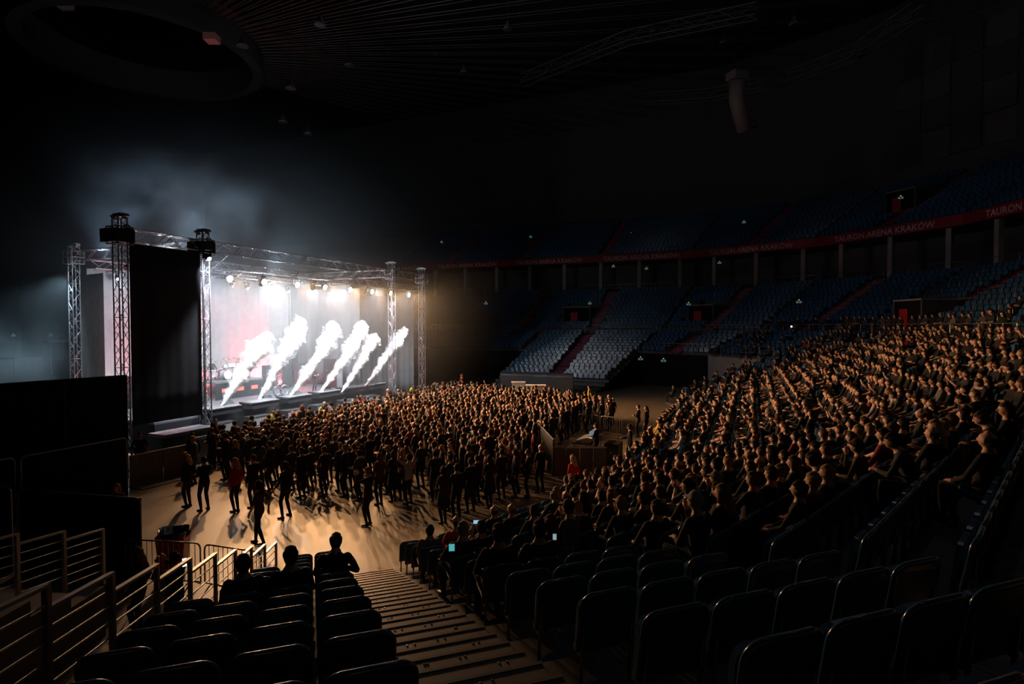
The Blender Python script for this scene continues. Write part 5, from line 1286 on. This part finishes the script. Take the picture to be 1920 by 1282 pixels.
for (x, y, dep, lab) in ((25, 626, 70, 'exit sign in the darkness behind the smoke, outer one'), (95, 626, 70, 'exit sign in the darkness behind the smoke, by the stage'),
    (828, 452, 95, 'tiny exit light high above the far tower'), (995, 442, 90, 'exit light in the dark upper tier over the far side'), (1185, 434, 84, 'exit light in the upper tier above the ribbon board'),
    (1395, 414, 74, 'exit light at the upper tier portal'), (1689, 367, 56, 'exit light at the topmost portal near the wall'),
    (911, 566, 68, 'exit light beside the dark far stand'), (1106, 566, 69.4, 'exit sign inside the first far portal'), (1291, 567, 62, 'exit sign inside the second far portal'),
    (1201, 669, 52, 'exit light on the pale tunnel wall, over the door'), (1244, 672, 50, 'exit light at the rail end of the tunnel wall'), (1349, 490, 73, 'exit light under the ribbon board by a column'), (1498, 562, 50.5, 'exit light at the middle tier portal'),
    (1150, 497, 79, 'white exit box under the ribbon board, farther one'), (1212, 501, 76, 'white exit box under the ribbon board, nearer one'), (1420, 492, 68, 'white lit box in the suites under the lettering')):
    exit_sign(x, y, dep, lab)
# red aisle steps
for (tier, i, lab) in [('low', 6, ''), ('low', 5, ''), ('mid', 6, ''), ('mid', 5, ''), ('mid', 4, ''), ('mid', 3, ''), ('mid', 2, ''), ('up', 6, ''), ('up', 5, ''), ('up', 4, ''), ('up', 3, ''), ('up', 2, '')]:
    o0, dep, k0, k1, zf = {'low': (0, DA, 0 if i == 6 else K_VOM, KA, z_low), 'mid': (O_B0, DB, 0, KB, z_mid), 'up': (O_C0, DC, 0, KC, z_up)}[tier]
    rz = facet_frame(i)[2]; rise = {'low': RA, 'mid': RB, 'up': RC_}[tier]
    sm_ = MB().box((0, 0, 0), (1.15, dep / 2, .06)).mesh('step', M_redstep)
    for q_ in AISLE[(tier, i)]:
        if tier == 'low' and i == 6 and q_ > SIDE_T1: continue
        e = empty('floor_aisle_' + tier, on(i, q_, o0, 0), rz); e['kind'] = 'structure'
        for k in range(k0, k1):
            for h_ in (0, 1):
                link('step', sm_ if tier != 'low' or k > 7 else sm_, e, (0, -(dep * k + dep * (.25 + .5 * h_)), zf(k) + .04 + rise / 2 * h_ * 1.0))
        for s_ in (-1, 1): rod('stringer', (s_ * .6, -dep * k0, zf(k0) + .1), (s_ * .6, -dep * k1, zf(k1) + .1), .03, M_redstep, e)
# portals in the tiers: a solid block painted dark for the shaded mouth, with pale cheeks
def portal(i, t, o, z, w_, dpt, h_, lab):
    rz = facet_frame(i)[2]; e = empty('portal', on(i, t, o, z), rz)
    MB().box((0, -dpt / 2 - .1, h_ / 2), (w_, dpt, h_)).build('mouth', M_dark, e)
    MB().box((0, -dpt / 2 - .1, h_ + .06), (w_ + .25, dpt + .2, .12)).build('lintel', M_pale, e)
    for s_ in (-1, 1): MB().box((s_ * (w_ / 2 + .1), -dpt / 2 - .1, h_ / 2), (.16, dpt + .1, h_)).build('cheek', M_wall, e)
    MB().box((.3, .0, .95), (.9, .06, 1.9)).build('door_leaf', M_red, e)
    tag(e, lab, 'portal')
portal(6, 7.6, O_B0 + 2.6, z_mid(1), 3.2, 2.6, 2.5, 'dark exit portal in the middle tier of the far side')
portal(5, 4.3, O_B0 + 2.6, z_mid(1), 2.8, 2.6, 2.5, 'dark exit portal in the middle tier over the tunnel')
portal(3, 3.0, O_B0 + 1.0, z_mid(0), 2.8, 2.4, 2.5, 'exit portal in the middle tier at the turn of the stand')
portal(4, 3.6, O_C0 + 5.0, z_up(5), 2.8, 2.4, 2.5, 'exit portal in the upper tier with a pale lintel')
portal(2, 33.0, O_C0 + 10.0, z_up(11), 2.8, 2.4, 2.5, 'topmost exit portal close to the hall wall')
# far floor edge: draped barrier, counter, mixing place
p0, p1 = at(938, 742, 0), at(1074, 748, 0)
panel_wall('draped_barrier', (p0.x, p0.y, 0), (p1.x, p1.y, 0), 0, 2.05, mat('grey_tarp', (.045, .045, .047), .4, 0, .5, .4, 2.0, .5), 'crumpled dark tarpaulin screen hung on a rail before the far seats', 'screen', rail=False, split=3)
for k, (x0, x1, y) in enumerate(((960, 984, 760), (987, 1022, 768))):
    a, b = at(x0, y, 0), at(x1, y, 0); L = (b - a).length; e = empty('sales_counter', (a + b) / 2, math.atan2((b - a).y, (b - a).x))
    MB().box((0, 0, .85), (L, .7, 1.7)).build('body', M_white, e); MB().box((0, -.36, .62), (L * .6, .02, .35)).build('red_sign', M_red, e); MB().box((0, 0, 1.73), (L + .1, .8, .06)).build('top', M_white, e)
    tag(e, ['white counter with a red sign behind the crowd', 'larger white counter with a red sign before the tarpaulin'][k], 'counter')
FA, FB = at(1036, 893, 0), at(1138, 893, 0)
for k in range(2):
    a, b = FA.lerp(FB, k / 2), FA.lerp(FB, (k + 1) / 2 - .01); L = (b - a).length; e = empty('desk_fence', (a + b) / 2, math.atan2((b - a).y, (b - a).x))
    for j in range(2): MB().box((-L / 4 + j * L / 2, 0, .57), (L / 2 - .015, .03, 1.1)).build('board', M_ply, e)
    rod('top_rail', (-L / 2, 0, 1.15), (L / 2, 0, 1.15), .025, M_steel, e); tag(e, 'brown boarded fence before the mixing place, %s half' % ('open floor' if k == 0 else 'seat side'), 'fence')
a, b = at(1003, 868, 0), FA
panel_wall('desk_screen', (a.x, a.y + 3.2, 0), (b.x, b.y, 0), 0, 1.45, M_cloth, 'black cloth screen on the stage side of the mixing place', 'screen', rail=False, split=2)
dk = at(1102, 858, 0); e = empty('mixing_desk', (dk.x, dk.y, 0), ROT_U + PI / 2)
MB().box((0, 0, .82), (2.0, .85, .06)).build('table_top', M_black, e)
for sx in (-1, 1):
    for sy in (-1, 1): rod('leg', (sx * .9, sy * .36, 0), (sx * .9, sy * .36, .8), .025, M_grey, e)
cs = MB().add([(-.9, -.35, .86), (.5, -.35, .86), (.5, .3, .86), (-.9, .3, .86), (-.9, -.35, 1.12), (.5, -.35, 1.12), (.5, .3, .92), (-.9, .3, .92)], [(0, 3, 2, 1), (4, 5, 6, 7), (0, 1, 5, 4), (1, 2, 6, 5), (2, 3, 7, 6), (3, 0, 4, 7)]).build('console', M_grey, e)
for k in range(3): s_ = MB().box((-.65 + k * .45, -.3, 1.22), (.36, .02, .22)).build('screen', emis('desk_screen', (.35, .55, .65), .35), cs)
MB().box((.75, 0, .97), (.35, .25, .02)).build('laptop_base', M_black, e); MB().box((.75, -.13, 1.08), (.35, .015, .24)).build('laptop_screen', emis('desk_screen', (.35, .55, .65), .35), e)
tag(e, 'sound mixing desk with glowing screens inside the fence', 'mixing desk')
p = at(1150, 868, 0); cab('flight_case', 'black flight case standing at the mixing place', (p.x, p.y, 0), (.9, .6, .9), 0, cat='case')
p0, p1 = at(1085, 812, 0), at(1166, 822, 0); french_barrier((p0.x, p0.y, 0), (p0.lerp(p1, .49).x, p0.lerp(p1, .49).y, 0), 'steel bar barrier behind the mixing desk'); q0 = p0.lerp(p1, .52); french_barrier((q0.x, q0.y, 0), (p1.x, p1.y, 0), 'steel bar barrier between mixing desk and stand')
# phones held up
def phone(x, y, dep, lab, glow=(.35, .75, .95), st_=1.6, w_=.15, h_=.075):
    p = at_depth(x, y, dep); e = empty('phone', p, math.atan2(-p.y, -p.x) - PI / 2)
    MB().box((0, 0, 0), (w_, .009, h_)).build('case', M_black, e); MB().box((0, .006, 0), (w_ - .012, .002, h_ - .012)).build('screen', emis('phone_%d_%d' % (x, y), glow, st_), e); tag(e, lab, 'phone')
for (x, y, dep, lab, g, s_, w_, h_) in ((346, 1054, 10.3, 'brightly lit white phone held up in the passage', (.9, 1, .95), 2.6, .08, .16), (895, 978, 10.2, 'lit phone raised above the seated man in black', (.3, .6, .9), .9, .15, .075), (847, 1026, 7.7, 'teal lit phone beside the grey-haired man', (.15, .75, .8), .5, .09, .11),
    (1040, 1006, 7.3, 'small pale lit phone beside the red-haired woman', (.5, .75, .85), .45, .06, .09), (1484, 612, 36, 'bright phone light high in the end stand', (.8, .85, 1.0), 6, .1, .1)):
    phone(x, y, dep, lab, g, s_, w_, h_)
# blue bag of the woman in red, red backpack
p = at(1080, 938, .75); e = empty('handbag', p, .4); MB().prism([(-.17, 0, 0), (.17, 0, 0), (.13, 0, .26), (-.13, 0, .26)], (0, -.06, 0), (0, .12, 0)).build('bag_body', mat('bag_blue', (.02, .05, .35), .5), e); MB().tube([(-.1, 0, .25), (-.06, 0, .42), (.06, 0, .42), (.1, 0, .25)], .012, 6).build('strap', M_black, e); tag(e, 'bright blue handbag of the woman in red', 'bag')
# ------------------------------------------------------------------ under the roof
DC_ = Vector((-31.6, 50)); DZ = 29.0; DRR = 8.3
dm = MB(); n = 64
M_drum = mat('roof_ring', (.06, .06, .065), .8, .2, .3, .2, .5)
for k in range(n):
    a0, a1 = 2 * PI * k / n, 2 * PI * (k + 1) / n
    q = [(DC_.x + r * math.cos(a), DC_.y + r * math.sin(a), z) for a in (a0, a1) for (r, z) in ((DRR, DZ), (DRR + .9, DZ), (DRR + .9, DZ + 2.6), (DRR, DZ + 2.6))]
    dm.add(q, [(0, 4, 5, 1), (1, 5, 6, 2), (2, 6, 7, 3), (3, 7, 4, 0)])
r_ = empty('roof_ring'); dm.build('ring_band', M_drum, r_)
rod_pts = []
for (x, y) in ((120, 8), (397, 72)):
    p = at_depth(x, y, 43.5); b_ = MB().box((0, 0, 0), (.9, .9, .5)).build('lamp_box', M_pale, r_); b_.location = p
tag(r_, 'huge dark ring under the roof centre with pale lamp boxes', 'roof ring')
M_cab = mat('roof_cable', (.13, .11, .11), .6, .5)
for k in range(44):
    a = -1.45 + k * (2.5 / 43); c_, s_ = math.cos(a), math.sin(a)
    e = empty('roof_cable', (DC_.x + DRR * c_, DC_.y + DRR * s_, DZ + 1.6), a)
    for dy in (-.22, .22): rod('strand', (0, dy, 0), (62, dy * 1.2, 8.5), .045, M_cab, e, 5)
    for q in range(1, 4): rod('spacer', (q * 12, -.22, q * 12 * 8.5 / 62), (q * 12, .22, q * 12 * 8.5 / 62), .04, M_cab, e, 5)
    tag(e, 'thin double roof cable fanning from the dark ring, %s round from the stairs side' % nth(k + 1), 'cable', 'roof cables fanning from the ring')
# catwalk trusses and hanging gear, seen dimly at the upper right
M_cat = mat('catwalk_steel', (.10, .09, .085), .6, .5)
def catwalk(pts, lab):
    e = empty('catwalk', pts[0])
    for a, b in zip(pts, pts[1:]): truss_line(e, a, b, 1.0, .9, 1.6, .06, .035, m=M_cat)
    tag(e, lab, 'catwalk')
catwalk([at_depth(1200, 186, 62), at_depth(1330, 178, 58), at_depth(1470, 148, 53), at_depth(1600, 100, 47), at_depth(1720, 20, 41)], 'curved steel catwalk under the roof before the panelled wall')
catwalk([at_depth(980, 150, 60), at_depth(1180, 70, 52), at_depth(1420, 20, 46)], 'dim straight catwalk across the dark roof')
for k, (x, y, dep) in enumerate(((1225, 55, 50), (1356, 75, 50), (1488, 40, 42), (1378, 160, 52), (1615, 98, 46), (952, 48, 44), (655, 116, 44), (870, 130, 50), (1413, 232, 55), (545, 158, 40), (600, 38, 36), (455, 78, 36), (530, 222, 44), (577, 245, 46))):
    p = at_depth(x, y, dep); e = empty('hanging_lamp', p); rod('cable', (0, 0, .3), (0, 0, 44 - p.z), .02, M_black, e, 5)
    MB().lathe((0, 0, -.3), [(.35, 0), (.32, .12), (.14, .42), (.1, .62)], 12).build('housing', mat('lamp_grey', (.07, .06, .055), .5, .3), e, True); MB().lathe((0, 0, -.32), [(.3, 0), (.28, .02)], 12).build('glass', M_black, e)
    tag(e, 'dark unlit bell lamp hanging from the roof, ' + ['over the upper tier', 'above the first catwalk', 'before the panelled wall', 'by the pale duct', 'close to the upper wall', 'over the middle of the floor', 'among the cables', 'below the straight catwalk', 'lowest over the far corner', 'next to the ring edge', 'high among the cables', 'at the ring rim', 'below the ring', 'lowest over the stage roof'][k], 'lamp')
p = at_depth(1382, 150, 51); e = empty('roof_duct', p, .4); MB().tube([(0, 0, 0), (.3, .3, -1.6), (1.6, .6, -4.0)], .7, 12).build('duct_pipe', M_pale if 0 else mat('duct_dim', (.16, .13, .12), .6), e, True); MB().box((0, 0, .3), (1.5, 1.2, .7)).build('duct_head', mat('duct_dim', (.16, .13, .12), .6), e); rod('hanger', (0, 0, .5), (0, 0, 44 - p.z), .03, M_black, e); tag(e, 'pale ventilation duct hanging at the catwalk', 'duct')
# acoustic panels of the upper wall
M_ac = mat('acoustic_panel', (.12, .125, .135), .95, 0, .2, .15, .4); M_ac2 = mat('acoustic_panel_dark', (.085, .09, .10), .95, 0, .2, .15, .4)
walls = {o_.name: o_ for o_ in bpy.data.objects if o_.name.startswith('wall_')}
for i in (2, 3, 4):
    rz = facet_frame(i)[2]; a, b = span(i, O_WALL - .2); W_ = 3.1; n = int((b - a) / W_)
    pm = [MB().prism([(-W_ * .47, 0, 0), (-W_ * .44, .12, 0), (W_ * .44, .12, 0), (W_ * .47, 0, 0)], (0, 0, 0), (0, 0, 3.1)).mesh('panel', m_) for m_ in (M_ac, M_ac2)]
    for k in range(n):
        for j in range(4):
            o_ = link('panel', pm[(k * 3 + j * 2 + (k * j) % 3) % 2], walls['wall_' + FAC[i]], on(i, a + (k + .5) * W_, O_WALL - .05 - .22 * ((k + j) % 3 == 0), Z_WALL + 2.2 + j * 3.35), rz)
# ------------------------------------------------------------------ haze: thin scattering air round the stage
def haze(name, c, half, dens, lab, edge=2.0, noise=None, lo=.42, hi=.62, aniso=.25, step=1.0, col=(1, 1, 1), ell=True, zfade=None):
    """an ellipsoid (or box) of air, thickest in the middle, optionally broken into wisps; half = half sizes along u, v, z"""
    m = bpy.data.materials.new(name); m.use_nodes = True; nt = m.node_tree; nt.nodes.clear(); N = nt.nodes.new; L = nt.links.new
    o = N('ShaderNodeOutputMaterial'); v = N('ShaderNodeVolumeScatter'); v.inputs['Color'].default_value = (*col, 1); v.inputs['Anisotropy'].default_value = aniso
    L(v.outputs[0], o.inputs['Volume'])
    tc_ = N('ShaderNodeTexCoord'); sc_ = N('ShaderNodeVectorMath'); sc_.operation = 'DIVIDE'; sc_.inputs[1].default_value = half
    L(tc_.outputs['Object'], sc_.inputs[0]); ln = N('ShaderNodeVectorMath'); ln.operation = 'LENGTH'; L(sc_.outputs[0], ln.inputs[0])
    fo = N('ShaderNodeMapRange'); fo.interpolation_type = 'SMOOTHSTEP'; fo.inputs['From Min'].default_value = 1.0; fo.inputs['From Max'].default_value = 0.0; fo.inputs['To Max'].default_value = 1.0; L(ln.outputs['Value'], fo.inputs['Value'])
    pw = N('ShaderNodeMath'); pw.operation = 'POWER'; pw.inputs[1].default_value = edge; L(fo.outputs[0], pw.inputs[0])
    mu = N('ShaderNodeMath'); mu.operation = 'MULTIPLY'; mu.inputs[1].default_value = dens; L(pw.outputs[0], mu.inputs[0]); out = mu.outputs[0]
    if noise:
        nz = N('ShaderNodeTexNoise'); nz.inputs['Scale'].default_value = noise; nz.inputs['Detail'].default_value = 4; nz.inputs['Roughness'].default_value = .55; L(tc_.outputs['Object'], nz.inputs['Vector'])
        mr = N('ShaderNodeMapRange'); mr.inputs['From Min'].default_value = lo; mr.inputs['From Max'].default_value = hi; L(nz.outputs['Fac'], mr.inputs['Value'])
        m2 = N('ShaderNodeMath'); m2.operation = 'MULTIPLY'; L(out, m2.inputs[0]); L(mr.outputs[0], m2.inputs[1]); out = m2.outputs[0]
    L(out, v.inputs['Density']); m.cycles.volume_step_rate = step
    b = MB().box((0, 0, 0), (2 * half[0], 2 * half[1], 2 * half[2])).build(name, m); b.location = uv(*c); b.rotation_euler = (0, 0, ROT_U)
    tag(b, lab, 'haze', kind='stuff'); return b
haze('haze', (-29.0, 27.5, 7.5), (17, 20, 13), .015, 'thin blue-grey haze glowing round and above the stage', 1.4, step=.9, col=(.82, .91, 1))
haze('stage_fog', (-29.6, 26.5, 5.2), (6.2, 11.0, 6.0), .045, 'bright fog filling the stage opening', .8, .35, .36, .66, step=.9)
haze('side_smoke', (-36.5, 16.0, 3.2), (5.5, 6.5, 4.0), .12, 'pale smoke drifting out behind the tall cloth wall', 1.0, .45, .40, .60, step=1.0, col=(.78, .9, 1))
haze('roof_smoke', (-27.5, 21.5, 12.0), (5.0, 7.0, 3.4), .09, 'bluish smoke curling up over the near stage towers', 1.0, .45, .44, .64, step=1.0, col=(.7, .86, 1))
